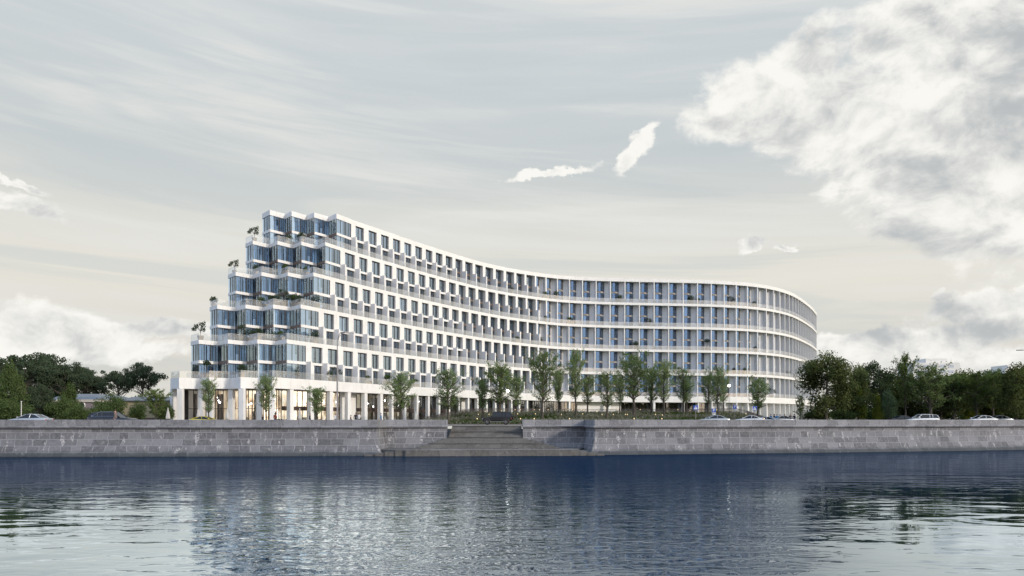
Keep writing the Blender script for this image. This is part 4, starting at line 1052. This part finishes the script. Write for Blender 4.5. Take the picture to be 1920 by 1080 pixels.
# slatted fence along the crest
ft=thing('slatted_fence','long dark fence of thin upright slats along the crest of the planted bank','fence',(0,0,0))
fp=[]
for px in range(800,1446,4):
    Y=interp(px,[(800,150),(900,168),(1000,182),(1100,188),(1300,186),(1400,172),(1446,150)]); fp.append(Vector((at(px,Y),Y)))
sl_=MB(); ra=MB(); acc=0
for a,b in zip(fp,fp[1:]):
    za=gz(a.x,a.y); zb_=gz(b.x,b.y); L_=(b-a).length; n_=max(1,int(L_/0.2)); t=(b-a)/L_; n=Vector((t.y,-t.x))
    for j in range(n_):
        p=a.lerp(b,j/n_); z_=lerp(za,zb_,j/n_); wd=0.07
        sl_.plan([p-n*0.02,p+t*wd-n*0.02,p+t*wd+n*0.02,p+n*0.02],z_-0.05,z_+1.3,'fence_wood')
    for zz in (0.15,1.05): ra.hexa([(*(a+n*0.021),za+zz),(*(b+n*0.021),zb_+zz),(*(b+n*0.06),zb_+zz),(*(a+n*0.06),za+zz)],[(*(a+n*0.021),za+zz+0.06),(*(b+n*0.021),zb_+zz+0.06),(*(b+n*0.06),zb_+zz+0.06),(*(a+n*0.06),za+zz+0.06)],'dark_metal')
link('slat_panel',sl_.mesh('slat_panel'),ft); link('rail',ra.mesh('rail'),ft)

# ------------------------------------------------------------------ garden lamps
lampP=thing('garden_lamp','x','lamp',(0,0,0))
mb=MB(); mb.tube((0,0,-0.1),(0,0,0.85),0.035,0.03,6,'dark_metal'); link('post',mb.mesh('post'),lampP)
mb=MB(); mb.tube((0,0,0.85),(0,0,1.02),0.05,0.065,8,'lamp_warm'); link('lamp_head',mb.mesh('lamp_head'),lampP)
lamps=[(896.9,777),(909.8,771),(916.9,777),(926.7,766),(894.7,789),(940.4,770),(965.8,766.7),(976,766.7),(970.7,776),(976,789),(1001.7,765),(1011.7,766.7),(1027.8,765.6),(1003.9,776),(1052.8,776.7),(1046.7,769),(1065,767),(1073.9,765),(1089.8,764),(1092.8,776),(1095,768.6),(1128.9,777),(1118.9,771.7),(1158.9,765),(1150,776.7),(1172.8,776.7),(1176.4,777),(1186.7,771.7),(1001.7,785),(1067.8,785),(1188.9,785.5),(1200.5,765.5),(1220,765.5),(1271,766),(1228.9,777),(1242,778),(1241,785.5),(1287,767.8),(1344,768.3),(1369,769),(1398.5,775.6),(1410,775),(1433,774)]
ordn2=ordn+['seventh','eighth','ninth','tenth']; first=True; rows={}
def lamprow(y_): return 'top row' if y_<773 else ('mid bank' if y_<781 else 'foot of bank')
lz=lambda x_: 'near the off-roader' if x_<985 else 'below the facade bend' if x_<1110 else 'before the front wing' if x_<1260 else 'near the traffic signs'
tot={}
for a in lamps: kx=(lamprow(a[1]),lz(a[0])); tot[kx]=tot.get(kx,0)+1
cn={}
for (px,py) in sorted(lamps):
    best=None
    for Yi in range(119,192):
        X=at(px,Yi); zr=EZ+(HY-py)/F*Yi; dlt=abs(gz(X,Yi)+0.95-zr)
        if best is None or dlt<best[0]-0.01: best=(dlt,Yi,X)
    _,Y,X=best; kx=(lamprow(py),lz(px)); i=cn.get(kx,0); cn[kx]=i+1
    lab=f"small garden lamp, {kx[0]}, {kx[1]}"+(f", {ordn2[i]} from the left" if tot[kx]>1 else '')
    loc=(X,Y,gz(X,Y))
    if first: first=False; lampP.location=loc; lampP['label']=lab; lampP['group']='garden lamps on the bank'
    else: dup(lampP,loc,0,lab)
# taller lamps with bright white globe
gl=None
for (px,py,Y,l) in ((952,733,128,'glowing white globe lamp on a thin post among the trees above the off-roader'),(1367,723,140,'glowing white globe lamp on a thin post above the lorry parking sign')):
    X=at(px,Y); z_=EZ+(HY-py)/F*Y; g0=gz(X,Y)
    if gl is None or True:
        t=thing('globe_lamp',l,'lamp',(X,Y,g0),group='globe lamps')
        mb=MB(); mb.tube((0,0,-0.1),(0,0,z_-g0-0.12),0.06,0.035,8,'dark_metal'); link('post',mb.mesh('post'),t)
        mb=MB(); mb.ball((0,0,z_-g0),0.24,'lamp_white',12); link('globe',mb.mesh('globe',True),t)

# street lamps (double curved arm)
def streetlamp(px,ytop,Y,label,side=1):
    X=at(px,Y); H=EZ+(HY-ytop)/F*Y-G; t=thing('street_lamp',label,'street lamp',(X,Y,G),group='street lamps on the embankment')
    mb=MB(); mb.tube((0,0,-0.1),(0,0,0.9),0.16,0.15,10,'steel'); mb.tube((0,0,0.9),(0,0,H*0.66),0.12,0.085,10,'steel'); mb.tube((0,0,H*0.66),(0,0,H-1.6),0.075,0.06,10,'steel'); link('pole',mb.mesh('pole'),t)
    for j,(dx,dy,zz) in enumerate(((1.0,0.35,0.0),(0.65,-0.75,-0.45))):
        mb=MB(); pr=Vector((0,0,H-1.65+zz*0.3))
        for i in range(1,7):
            a=i/6*math.pi/2; p=Vector((side*dx*(1-math.cos(a))*0.95,dy*(1-math.cos(a)),H-1.65+zz*0.3+1.5*math.sin(a))); mb.tube(pr,p,0.04,0.038,6,'steel'); pr=p
        o=link('arm',mb.mesh('arm'),t)
        mb=MB(); d=Vector((side*dx,dy,0.0)).normalized(); s_=d.cross(Vector((0,0,1)))
        c=pr; ring=[c+s_*0.08,c+d*0.35+s_*0.17,c+d*0.9+s_*0.12,c+d*1.05,c+d*0.9-s_*0.12,c+d*0.35-s_*0.17,c-s_*0.08]
        mb.hexa([p-Vector((0,0,0.07)) for p in ring],[p+Vector((0,0,0.05)) for p in ring],'steel'); link('lamp_head',mb.mesh('lamp_head'),o)
streetlamp(632.5,621,92,'tall grey street lamp with two curved arms before the hotel')
streetlamp(1935,654,112,'street lamp whose two heads reach in at the right edge',-1)
# plain post by the left garden
t=thing('short_post','slim pale post standing before the left shrubs','post',(at(40,92),92,G)); mb=MB(); mb.tube((0,0,0),(0,0,3.0),0.06,0.05,8,'canvas'); mb.ball((0,0,3.02),0.09,'canvas',8)
link('shaft',mb.mesh('shaft'),t)

# ------------------------------------------------------------------ traffic signs
def textmesh(body,size,m,name):
    cu=bpy.data.curves.new(name,'FONT'); cu.body=body; cu.size=size; cu.align_x='CENTER'; cu.align_y='CENTER'; cu.extrude=0.008
    ob=bpy.data.objects.new(name,cu); C.objects.link(ob); dg=bpy.context.evaluated_depsgraph_get()
    me=bpy.data.meshes.new_from_object(ob.evaluated_get(dg)); bpy.data.objects.remove(ob); me.materials.clear(); me.materials.append(MT[m]); return me
def sign(px,py,Y,label,kind,w_=0.75):
    X=at(px,Y); zc=EZ+(HY-py)/F*Y; g0=gz(X,Y); t=thing('traffic_sign',label,'traffic sign',(X,Y,g0),group='blue traffic signs on the far side of the road'); h=zc-g0
    mb=MB(); mb.tube((0,0.04,-0.1),(0,0.04,h+w_/2),0.035,0.035,8,'steel'); link('pole',mb.mesh('pole'),t)
    mb=MB(); mb.box(-w_/2,w_/2,-0.02,0.0,h-w_/2,h+w_/2,'sign_blue'); p=link('plate',mb.mesh('plate'),t)
    if kind=='ped':
        mb=MB(); mb.hexa([(-w_*0.40,-0.028,h-w_*0.36),(w_*0.40,-0.028,h-w_*0.36),(0,-0.028,h+w_*0.38)],[(-w_*0.40,-0.022,h-w_*0.36),(w_*0.40,-0.022,h-w_*0.36),(0,-0.022,h+w_*0.38)],'sign_white'); link('triangle',mb.mesh('triangle'),p)
        mb=MB(); yb=-0.034; mb.ball((0.0,yb,h+w_*0.13),0.035,'sign_black',8)
        mb.hexa([(-.03,yb,h-.08),(.03,yb,h-.08),(.03,yb,h+.06),(-.03,yb,h+.06)],[(-.03,yb+.005,h-.08),(.03,yb+.005,h-.08),(.03,yb+.005,h+.06),(-.03,yb+.005,h+.06)],'sign_black')
        for sx in (-1,1):
            mb.hexa([(0,yb,h-.06),(sx*.03,yb,h-.06),(sx*.11,yb,h-.22),(sx*.07,yb,h-.22)],[(0,yb+.005,h-.06),(sx*.03,yb+.005,h-.06),(sx*.11,yb+.005,h-.22),(sx*.07,yb+.005,h-.22)],'sign_black')
            mb.hexa([(0,yb,h+.04),(0,yb,h+.01),(sx*.10,yb,h-.07),(sx*.12,yb,h-.04)],[(0,yb+.005,h+.04),(0,yb+.005,h+.01),(sx*.10,yb+.005,h-.07),(sx*.12,yb+.005,h-.04)],'sign_black')
        link('walking_figure',mb.mesh('walking_figure'),p)
    else:
        o=link('letter',textmesh('P',w_*1.05,'sign_white','letter'),p,(0,-0.032,h)); o.rotation_euler=(rad(90),0,0)
        mb=MB(); h2=h-w_*0.5-0.24; mb.box(-w_*0.45,w_*0.45,-0.02,0.0,h2-0.18,h2+0.18,'sign_white'); p2=link('lower_plate',mb.mesh('lower_plate'),t)
        mb=MB()
        if kind=='P': mb.box(-0.22,-0.03,-0.026,-0.021,h2-0.1,h2+0.1,'sign_black'); mb.box(0.05,0.2,-0.026,-0.021,h2-0.06,h2+0.08,'sign_black')
        else: mb.box(-0.25,0.1,-0.026,-0.021,h2-0.03,h2+0.1,'sign_black'); mb.box(0.11,0.25,-0.026,-0.021,h2-0.03,h2+0.05,'sign_black'); mb.box(-0.2,-0.12,-0.026,-0.021,h2-0.08,h2-0.03,'sign_black'); mb.box(0.1,0.18,-0.026,-0.021,h2-0.08,h2-0.03,'sign_black')
        link('pictogram',mb.mesh('pictogram'),p2)
sign(1304.5,764.3,118,'blue pedestrian crossing sign left of the parking signs','ped',0.72)
sign(1338.5,769.5,121,'blue parking sign above the silver sedan','P',0.62)
sign(1378,763,123,'blue parking sign with a lorry plate below','L',0.60)
sign(1415,765.5,118,'blue pedestrian crossing sign beside the solitary tree','ped',0.66)

# ------------------------------------------------------------------ cars
def loft(mb,sts,m):
    """sts: list of (x, [(y,z)...] ring)"""
    i0=len(mb.v); n=len(sts[0][1]); k=mb.mat(m)
    for x_,ring in sts: mb.v+=[Vector((x_,a,b)) for a,b in ring]
    for s in range(len(sts)-1):
        for j in range(n):
            j2=(j+1)%n; mb.f.append((i0+s*n+j,i0+s*n+j2,i0+(s+1)*n+j2,i0+(s+1)*n+j)); mb.mi.append(k)
    mb.f.append(tuple(i0+j for j in reversed(range(n)))); mb.mi.append(k)
    mb.f.append(tuple(i0+(len(sts)-1)*n+j for j in range(n))); mb.mi.append(k)
def ringb(w_,b,t): return [(-w_*0.9,b),(w_*0.9,b),(w_,b+0.12),(w_,t-0.16),(w_*0.965,t-0.05),(w_*0.86,t),(-w_*0.86,t),(-w_*0.965,t-0.05),(-w_,t-0.16),(-w_,b+0.12)]
SPEC={ # nose at +x.  (x fraction, top z) of lower body ; greenhouse (x, z) base front.. ; roof
'sedan':dict(L=4.8,W=0.92,H=1.44,body=[(-1,0.66),(-.97,0.93),(-.78,1.0),(-.3,0.97),(.3,0.94),(.45,0.92),(.82,0.80),(.96,0.68),(1,0.5)],roof=[(-.72,1.0),(-.42,1.38),(-.2,1.44),(.02,1.43),(.42,0.95)],wr=0.33),
'estate':dict(L=5.2,W=0.97,H=1.68,body=[(-1,0.7),(-.98,1.05),(-.8,1.1),(-.3,1.08),(.3,1.05),(.42,1.03),(.8,0.93),(.96,0.8),(1,0.6)],roof=[(-.95,1.12),(-.82,1.55),(-.5,1.66),(0,1.68),(.1,1.66),(.44,1.05)],wr=0.37),
'sports':dict(L=4.5,W=0.95,H=1.26,body=[(-1,0.6),(-.97,0.84),(-.7,0.9),(-.3,0.86),(.3,0.82),(.5,0.8),(.85,0.68),(.97,0.55),(1,0.45)],roof=[(-.75,0.9),(-.35,1.2),(-.12,1.26),(.05,1.24),(.45,0.83)],wr=0.33),
'wagon':dict(L=4.7,W=0.93,H=1.6,body=[(-1,0.66),(-.98,1.0),(-.8,1.03),(-.3,1.0),(.3,0.97),(.42,0.96),(.8,0.87),(.96,0.74),(1,0.55)],roof=[(-.96,1.04),(-.86,1.5),(-.4,1.6),(.0,1.6),(.12,1.57),(.46,0.98)],wr=0.34),
'offroader':dict(L=4.7,W=0.93,H=1.97,body=[(-.96,0.7),(-.955,1.18),(-.8,1.2),(-.3,1.2),(.3,1.2),(.36,1.18),(.84,1.1),(.88,1.0),(.9,0.62)],roof=[(-.955,1.2),(-.93,1.9),(-.7,1.97),(.1,1.97),(.2,1.93),(.34,1.2)],wr=0.42)}
def car(kind,label,X,Y,rot,paint,lights=False,group='cars on the embankment road'):
    S=SPEC[kind]; L=S['L']/2; W=S['W']; t=thing('car',label,'car',(X,Y,G+0.01),rot,group)
    mb=MB(); base=0.30 if kind!='offroader' else 0.5
    sts=[]
    for i,(fx_,z_) in enumerate(S['body']):
        e=abs(fx_); w_=W*(1-0.10*max(0,(e-0.6)/0.4)**1.6); sts.append((fx_*L,ringb(w_,base if e<0.95 else base+0.12,z_)))
    loft(mb,sts,paint)
    body=link('body',mb.mesh('body',kind!='offroader'),t)
    # greenhouse glass and painted roof
    rf=S['roof']; gb=rf[0][1]; 
    mb=MB(); sts=[]
    for (fx_,z_) in rf:
        zz=max(z_,gb+0.02) if fx_<0.3 else z_; bz=min(gb,z_)-0.06
        wb=W*0.88; wt=W*(0.88-0.19*min(1,max(0,(zz-gb))/(S['H']-gb))); 
        sts.append((fx_*L,[(-wb,bz),(wb,bz),(wt,zz-0.02),(-wt,zz-0.02)]))
    loft(mb,sts,'car_glass'); link('windows',mb.mesh('windows'),t)
    mb=MB(); inner=[a for a in rf if a[1]>S['H']-0.22]
    sts=[(fx_*L,[(-W*0.70,z_-0.05),(W*0.70,z_-0.05),(W*0.69,z_),(W*0.5,z_+0.025),(-W*0.5,z_+0.025),(-W*0.69,z_)]) for fx_,z_ in inner]
    loft(mb,sts,paint); link('roof',mb.mesh('roof',True),t)
    for sy in (-1,1):
        mb=MB()
        def pil(a,b,r=0.035):
            mb.tube((a[0]*L,sy*W*0.885,gb-0.02) if a[1] is None else (a[0]*L,sy*W*a[2],a[1]),(b[0]*L,sy*W*b[2],b[1]),r,r,6,paint)
        topF=inner[-1]; topR=inner[0]
        pil((rf[-1][0],rf[-1][1],0.88),(topF[0],topF[1]-0.02,0.70)); pil((rf[0][0],gb,0.88),(topR[0],topR[1]-0.02,0.70),0.05)
        mx=(topF[0]+topR[0])/2; pil((mx+.02,gb,0.885),(mx,S['H']-0.03,0.70))
        if kind in('estate','wagon','offroader'): pil((-0.55,gb,0.885),(-0.56,S['H']-0.05,0.70),0.04)
        link('pillar',mb.mesh('pillar'),t)
        if kind=='estate':
            mb=MB(); mb.tube((-0.8*L,sy*W*0.89,gb+0.03),(0.34*L,sy*W*0.9,gb+0.03),0.012,0.012,5,'chrome'); mb.tube((-0.8*L,sy*W*0.89,gb+0.03),(-0.5*L,sy*W*0.72,S['H']-0.06),0.012,0.012,5,'chrome'); mb.tube((-0.5*L,sy*W*0.72,S['H']-0.06),(0.1*L,sy*W*0.72,S['H']-0.04),0.012,0.012,5,'chrome'); link('trim_strip',mb.mesh('trim_strip'),t)
        # mirror, wheels, lamps
        mb=MB(); mb.box(0.33*L,0.38*L,sy*(W+0.05)-0.09,sy*(W+0.05)+0.09,gb-0.02,gb+0.14,paint); link('mirror',mb.mesh('mirror'),t)
        for fx_ in ((-0.60,0.63) if kind!='offroader' else (-0.60,0.61)):
            wr=S['wr']; cx=fx_*L
            mb=MB(); mb.tube((cx,sy*(W-0.24),wr),(cx,sy*(W+0.02),wr),wr,wr,20,'rubber'); wh=link('wheel',mb.mesh('wheel'),t)
            mb=MB(); mb.tube((cx,sy*(W+0.0),wr),(cx,sy*(W+0.03),wr),wr*0.62,wr*0.6,14,'dark_metal')
            for q_ in range(5):
                a=q_*2*math.pi/5; mb.tube((cx,sy*(W+0.035),wr),(cx+math.cos(a)*wr*0.6,sy*(W+0.035),wr+math.sin(a)*wr*0.6),0.035,0.03,5,'rim')
            link('rim',mb.mesh('rim'),wh)
            mb=MB()   # arch flare
            rr_=wr+0.07; prev=None
            for q_ in range(9):
                a=math.pi*q_/8; p=(cx+math.cos(a)*rr_,sy*(W+0.01),wr+math.sin(a)*rr_)
                if prev: mb.tube(prev,p,0.05,0.05,5,'dark_metal' if kind=='offroader' else paint)
                prev=p
            link('wheel_arch',mb.mesh('wheel_arch'),t)
        mb=MB(); hx=S['body'][-2][0]*L; hz=S['body'][-2][1]-0.06
        mb.tube((hx-0.05,sy*W*0.62,hz-0.08),(hx+0.10,sy*W*0.6,hz-0.1),0.11,0.10,10,'headlamp' if lights else 'chrome'); link('headlight',mb.mesh('headlight'),t)
        mb=MB(); bx_=S['body'][1][0]*L; mb.box(bx_-0.06,bx_+0.08,sy*W*0.75-0.1,sy*W*0.75+0.1,S['body'][1][1]-0.3,S['body'][1][1]-0.1,'taillamp'); link('taillight',mb.mesh('taillight'),t)
    if kind=='offroader':
        mb=MB(); mb.tube((-L*0.97,0,1.12),(-L*0.97-0.24,0,1.12),0.36,0.36,18,'black_paint'); link('spare_wheel',mb.mesh('spare_wheel'),t)
        mb=MB(); mb.box(-L*0.5,L*0.42,-W-0.06,-W+0.05,0.42,0.48,'rim'); mb.box(-L*0.5,L*0.42,W-0.05,W+0.06,0.42,0.48,'rim'); link('running_board',mb.mesh('running_board'),t)
        mb=MB(); mb.box(L*0.9,L*0.97,-W*0.95,W*0.95,0.5,0.72,'dark_metal'); link('bumper',mb.mesh('bumper'),t)
        mb=MB(); mb.box(L*0.895,L*0.915,-W*0.55,W*0.55,0.76,0.98,'dark_metal'); link('grille',mb.mesh('grille'),t)
    return t
car('offroader','black boxy off-roader parked at the head of the river stairs',at(931.5,113),113,math.pi,'black_paint')
car('estate','dark estate car with lit headlights and chrome trim behind the left parapet',at(213,84.6),84.6,0,'navy_paint',True)
car('sedan','silver sedan with dark windows at the far left',at(56,89),89,math.pi,'silver_paint')
car('sports','low yellow sports car before the podium columns',at(386,108),108,0,'yellow_paint')
car('sedan','silver sedan below the blue parking sign',at(1337,113),113,math.pi,'silver_paint')
car('sedan','white car partly hidden right of the silver sedan',at(1404,120),120,rad(160),'white_paint')
car('sports','low white car before the rounded hotel end',at(1438,124),124,0,'white_paint')
car('sedan','grey car at the foot of the rounded hotel end',at(1470,128),128,rad(10),'silver_paint')
car('wagon','white wagon with dark windows before the right trees',at(1728,114),114,math.pi,'white_paint')
car('sedan','dark sedan half behind the white wagon',at(1697,119),119,0,'navy_paint')
car('sedan','white sedan, left of the two cars at the right edge',at(1838,117),117,math.pi,'white_paint')
car('sedan','pale sedan, right of the two cars at the right edge',at(1868,121),121,math.pi,'silver_paint')

# ------------------------------------------------------------------ people
def person(px,Y,label,top,legs,h=1.75,face=0.0,pose='stand',zb=None,lean=0.0):
    X=at(px,Y); z_=gz(X,Y) if zb is None else zb; t=thing('person',label,'person',(X,Y,z_),face,'people on the embankment')
    s=h/1.75; st=0.18 if pose=='walk' else 0.03
    J={'pel':(0,0,.95),'spine':(0.02+lean*.2,0,1.15),'chest':(0.03+lean*.5,0,1.35),'neck':(0.02+lean*.7,0,1.48),'head':(0.05+lean*.8,0,1.57),'crown':(0.05+lean*.8,0,1.68),
     'hl':(0,.1,.9),'kl':(st+.03,.11,.5),'al':(st*1.1,.11,.08),'tl':(st*1.1+.16,.12,.04),'hr':(0,-.1,.9),'kr':(-st*.4+.04,-.11,.5),'ar':(-st*1.6,-.11,.1),'tr':(-st*1.6+.15,-.12,.04),
     'sl':(.02+lean*.55,.19,1.40),'el':(-.06+lean*.4,.25,1.13),'wl':(.05+lean*.4,.26,.90),'fl':(.08+lean*.4,.25,.82),'sr':(.02+lean*.55,-.19,1.40),'er':(.02+lean*.4,-.25,1.13),'wr':(.2+lean*.4,-.22,.97),'fr':(.26+lean*.4,-.2,.92)}
    if pose=='phone': J['er']=(.12+lean*.6,-.28,1.2); J['wr']=(.25+lean*.8,-.18,1.42); J['fr']=(.27+lean*.8,-.15,1.5)
    E=[('pel','spine'),('spine','chest'),('chest','neck'),('neck','head'),('head','crown'),('pel','hl'),('hl','kl'),('kl','al'),('al','tl'),('pel','hr'),('hr','kr'),('kr','ar'),('ar','tr'),('chest','sl'),('sl','el'),('el','wl'),('wl','fl'),('chest','sr'),('sr','er'),('er','wr'),('wr','fr')]
    rds={'pel':.15,'spine':.14,'chest':.16,'neck':.06,'head':.10,'crown':.085,'hl':.10,'hr':.10,'kl':.065,'kr':.065,'al':.045,'ar':.045,'tl':.035,'tr':.035,'sl':.075,'sr':.075,'el':.048,'er':.048,'wl':.032,'wr':.032,'fl':.03,'fr':.03}
    nm=list(J); me=bpy.data.meshes.new('body'); me.from_pydata([tuple(c*s for c in J[k]) for k in nm],[(nm.index(a),nm.index(b)) for a,b in E],[])
    ob=bpy.data.objects.new('body',me); C.objects.link(ob); md=ob.modifiers.new('skin','SKIN'); 
    for i,k in enumerate(nm): me.skin_vertices[0].data[i].radius=(rds[k]*s,)*2
    me.skin_vertices[0].data[0].use_root=True
    ob.modifiers.new('sub','SUBSURF').levels=1; ob.modifiers['sub'].render_levels=1
    dg=bpy.context.evaluated_depsgraph_get(); m2=bpy.data.meshes.new_from_object(ob.evaluated_get(dg)); bpy.data.objects.remove(ob)
    for mn in ('skin',top,legs,'rubber'): m2.materials.append(MT[mn])
    for p in m2.polygons:
        c=p.center/s; p.use_smooth=True
        p.material_index=0 if (c.z>1.47 or (abs(c.y)>.17 and c.z<.93 and c.z>.7) or (pose=='phone' and c.y<-.1 and c.x>.2)) else 3 if c.z<.09 else 2 if c.z<.93 else 1
    link('body',m2,t)
    mb=MB(); cx,cz=(J['crown'][0]-.015)*s,(J['crown'][2]+.0)*s; mb.ball((cx,0,cz),.105*s,'hair',10,0.85); link('hair',mb.mesh('hair',True),t)
    for sy in (-1,1):
        mb=MB(); mb.ball(((J['head'][0]+.098)*s,sy*.035*s,1.60*s),.012*s,'hair',6); link('eye',mb.mesh('eye'),t)
    mb=MB(); mb.hexa([((J['head'][0]+.09)*s,-.015,1.55*s),((J['head'][0]+.125)*s,0,1.555*s),((J['head'][0]+.09)*s,.015,1.55*s)],[((J['head'][0]+.09)*s,-.006,1.6*s),((J['head'][0]+.098)*s,0,1.6*s),((J['head'][0]+.09)*s,.006,1.6*s)],'skin'); link('nose',mb.mesh('nose'),t)
    return t
person(217,82.3,'person in brown jacket raising a hand by the dark estate car','cloth_brown','denim',1.88,math.pi,'phone',G,-0.0)
person(492,112,'person in dark clothes beside the lobby column','cloth_dark','denim',1.55,0)
person(516,114,'person in red top standing before the lobby column','cloth_red','denim',1.78,rad(-90))
person(581,116,'person in dark coat walking past the lobby glass','cloth_dark','cloth_dark',1.76,0,'walk')
person(629,118,'person in white shirt close to the street lamp pole','cloth_white','denim',1.72,rad(90))
person(657.5,114,'slim person in brown left of the dark-coated man','cloth_brown','denim',1.5,0)
person(667,106,'broad man in dark coat seen from behind before the entrance','cloth_dark','cloth_dark',1.78,rad(90))
person(672.8,108,'person in white shirt right beside the dark-coated man','cloth_white','denim',1.74,rad(90))
person(714.6,112,'person in blue jacket before the dark columns','cloth_blue','denim',1.76,rad(180),'walk')
for j,(px,Y,l,c_) in enumerate(((1445,128,'person in blue at the left of the group by the rounded end','cloth_blue'),(1452,130,'person in dark clothes second in the group by the rounded end','cloth_dark'),(1457,127,'person in light blue third in the group by the rounded end','cloth_blue'),(1463,129,'person in black fourth in the group by the rounded end','cloth_dark'),
    (1471,130,'person in black alone in the middle by the rounded end','cloth_dark'),(1482,128,'person in brown left of the last pair by the rounded end','cloth_brown'),(1489,129,'rightmost person of the group by the rounded end','cloth_dark'))):
    person(px,Y,l,c_,'denim',R.uniform(1.65,1.85),R.uniform(0,6),'walk' if j%2 else 'stand')

# closed parasols on the forecourt
par=None
for j,(px,Y,yt_,l) in enumerate(((315,112,764,'left of the podium corner'),(372,116,764,'between the first podium columns'),(426,117,765,'before the second podium column pair'),(562,116,765,'before the lobby glass'),(779.5,135,770,'among the dark right columns'))):
    X=at(px,Y); h=EZ+(HY-yt_)/F*Y-G
    lab='closed pale parasol standing '+l
    if par is None:
        par=thing('closed_parasol',lab,'parasol',(X,Y,G),group='closed parasols on the forecourt')
        mb=MB(); mb.tube((0,0,0),(0,0,0.08),0.35,0.35,14,'steel'); link('base',mb.mesh('base'),par)
        mb=MB(); mb.tube((0,0,0.08),(0,0,2.6),0.03,0.03,8,'steel'); link('pole',mb.mesh('pole'),par)
        mb=MB(); n=16; prev=None; 
        prof=[(0.9,0.30),(1.1,0.33),(1.6,0.24),(2.2,0.12),(2.6,0.04)]
        rings=[[Vector((math.cos(2*math.pi*q_/n)*r_*(1.0 if q_%2 else 0.72),math.sin(2*math.pi*q_/n)*r_*(1.0 if q_%2 else 0.72),z_)) for q_ in range(n)] for z_,r_ in prof]
        i0=0
        for rg in rings: mb.v+=rg
        for a in range(len(rings)-1):
            for q_ in range(n): mb.f.append((a*n+q_,a*n+(q_+1)%n,(a+1)*n+(q_+1)%n,(a+1)*n+q_)); mb.mi.append(mb.mat('canvas'))
        mb.f.append(tuple(reversed(range(n)))); mb.mi.append(0); link('canopy',mb.mesh('canopy'),par); par.scale=(1,1,h/2.6); P0=2.6
    else: dup(par,(X,Y,G),R.uniform(0,6),lab,(1,1,h/2.6))

# ------------------------------------------------------------------ houses and far towers
def at3(px,Y): return (at(px,Y),Y)
hs=thing('garden_house','low house with shallow grey domed roof and a round window at the left','house',(at(140,125),125,G))
X0=at(98,125)-at(140,125); X1=at(186,125)-at(140,125); zc=EZ+(HY-749)/F*125-G; Xe=X1+0.3
mb=MB(); mb.box(X0,X1,0,12,0,zc-0.45,'mauve_render'); link('wall',mb.mesh('wall'),hs)
mb=MB(); mb.box(X0-0.3,X1+0.3,-0.3,12.3,zc-0.45,zc,'beige_trim'); link('cornice',mb.mesh('cornice'),hs)
mb=MB(); n=14; rt=[]
prevr=None
for s in range(5):
    a=s/4*math.pi/2; k_=math.cos(a)*0.98+0.02; zz=zc+1.15*math.sin(a); cx=(X0+X1)/2
    ring=[(cx+(X0-cx)*k_,6-6.0*k_,zz),(cx+(X1-cx)*k_,6-6.0*k_,zz),(cx+(X1-cx)*k_,6+6.0*k_,zz),(cx+(X0-cx)*k_,6+6.0*k_,zz)]
    if prevr:
        for j in range(4): mb.quad(prevr[j],prevr[(j+1)%4],ring[(j+1)%4],ring[j],'metal_roof')
    prevr=ring
link('roof',mb.mesh('roof'),hs)
mb=MB(); rx=at(153,125)-at(140,125); rz=EZ+(HY-759.5)/F*125-G
for q_ in range(16):
    a=2*math.pi*q_/16; b=2*math.pi*(q_+1)/16; mb.tube((rx+math.cos(a)*.6,-0.06,rz+math.sin(a)*.6),(rx+math.cos(b)*.6,-0.06,rz+math.sin(b)*.6),0.09,0.09,5,'sign_white')
w1=link('round_window',mb.mesh('round_window'),hs)
mb=MB(); mb.tube((rx,-0.01,rz),(rx,-0.05,rz),0.58,0.58,16,'car_glass'); link('pane',mb.mesh('pane'),w1)
yb=thing('service_building','long low yellow building with blue-grey metal roof left of the hotel','building',(at(225,130),130,G))
x1=at(330,130)-at(225,130); z1=EZ+(HY-752)/F*130-G
mb=MB(); mb.box(-0.5,x1,0,14,1.1,z1,'yellow_render'); link('wall',mb.mesh('wall'),yb)
mb=MB(); mb.box(-0.52,x1+0.02,-0.05,14.02,0,1.097,'brown_brick'); link('plinth',mb.mesh('plinth'),yb)
mb=MB(); mb.hexa([(-0.8,-0.5,z1+.003),(x1+.3,-0.5,z1+.003),(x1+.3,14.5,z1+.003),(-0.8,14.5,z1+.003)],[(-0.8,-0.5,z1+.15),(x1+.3,-0.5,z1+.15),(x1+.3,7,z1+1.0),(-0.8,7,z1+1.0)],'metal_roof'); link('roof',mb.mesh('roof'),yb)
def tower(px0,px1,ytop,Y,label,steps):
    t=thing('far_tower',label,'building',(at(px0,Y),Y,G),group='far buildings at the right'); Wd=at(px1,Y)-at(px0,Y); H=EZ+(HY-ytop)/F*Y-G
    mb=MB(); mb.box(0,Wd,0,25,0,H*0.93,'far_wall'); link('wall',mb.mesh('wall'),t)
    mb=MB(); mb.box(Wd*steps[0],Wd*steps[1],2,20,H*0.93+.01,H,'far_wall'); link('penthouse',mb.mesh('penthouse'),t)
    mb=MB(); mb.box(0,4.6,-0.15,-0.02,0,2.3,'far_window'); wm=mb.mesh('window'); n=int(Wd/7)
    for j in range(min(6,int(H/4.6)-1)):
        for q_ in range(n): link('window',wm,t,(1.5+q_*7,0,H*0.93-4-j*4.6))
tower(1712,1800,672,620,'pale hazy high-rise behind the broad light tree',(0.3,0.75))
#tower(1700,1735,684,560,'pale narrow block left of the hazy high-rise',(0.2,0.8))
tower(1885,1960,684,520,'pale flat-roofed block at the right edge',(0.1,0.6))
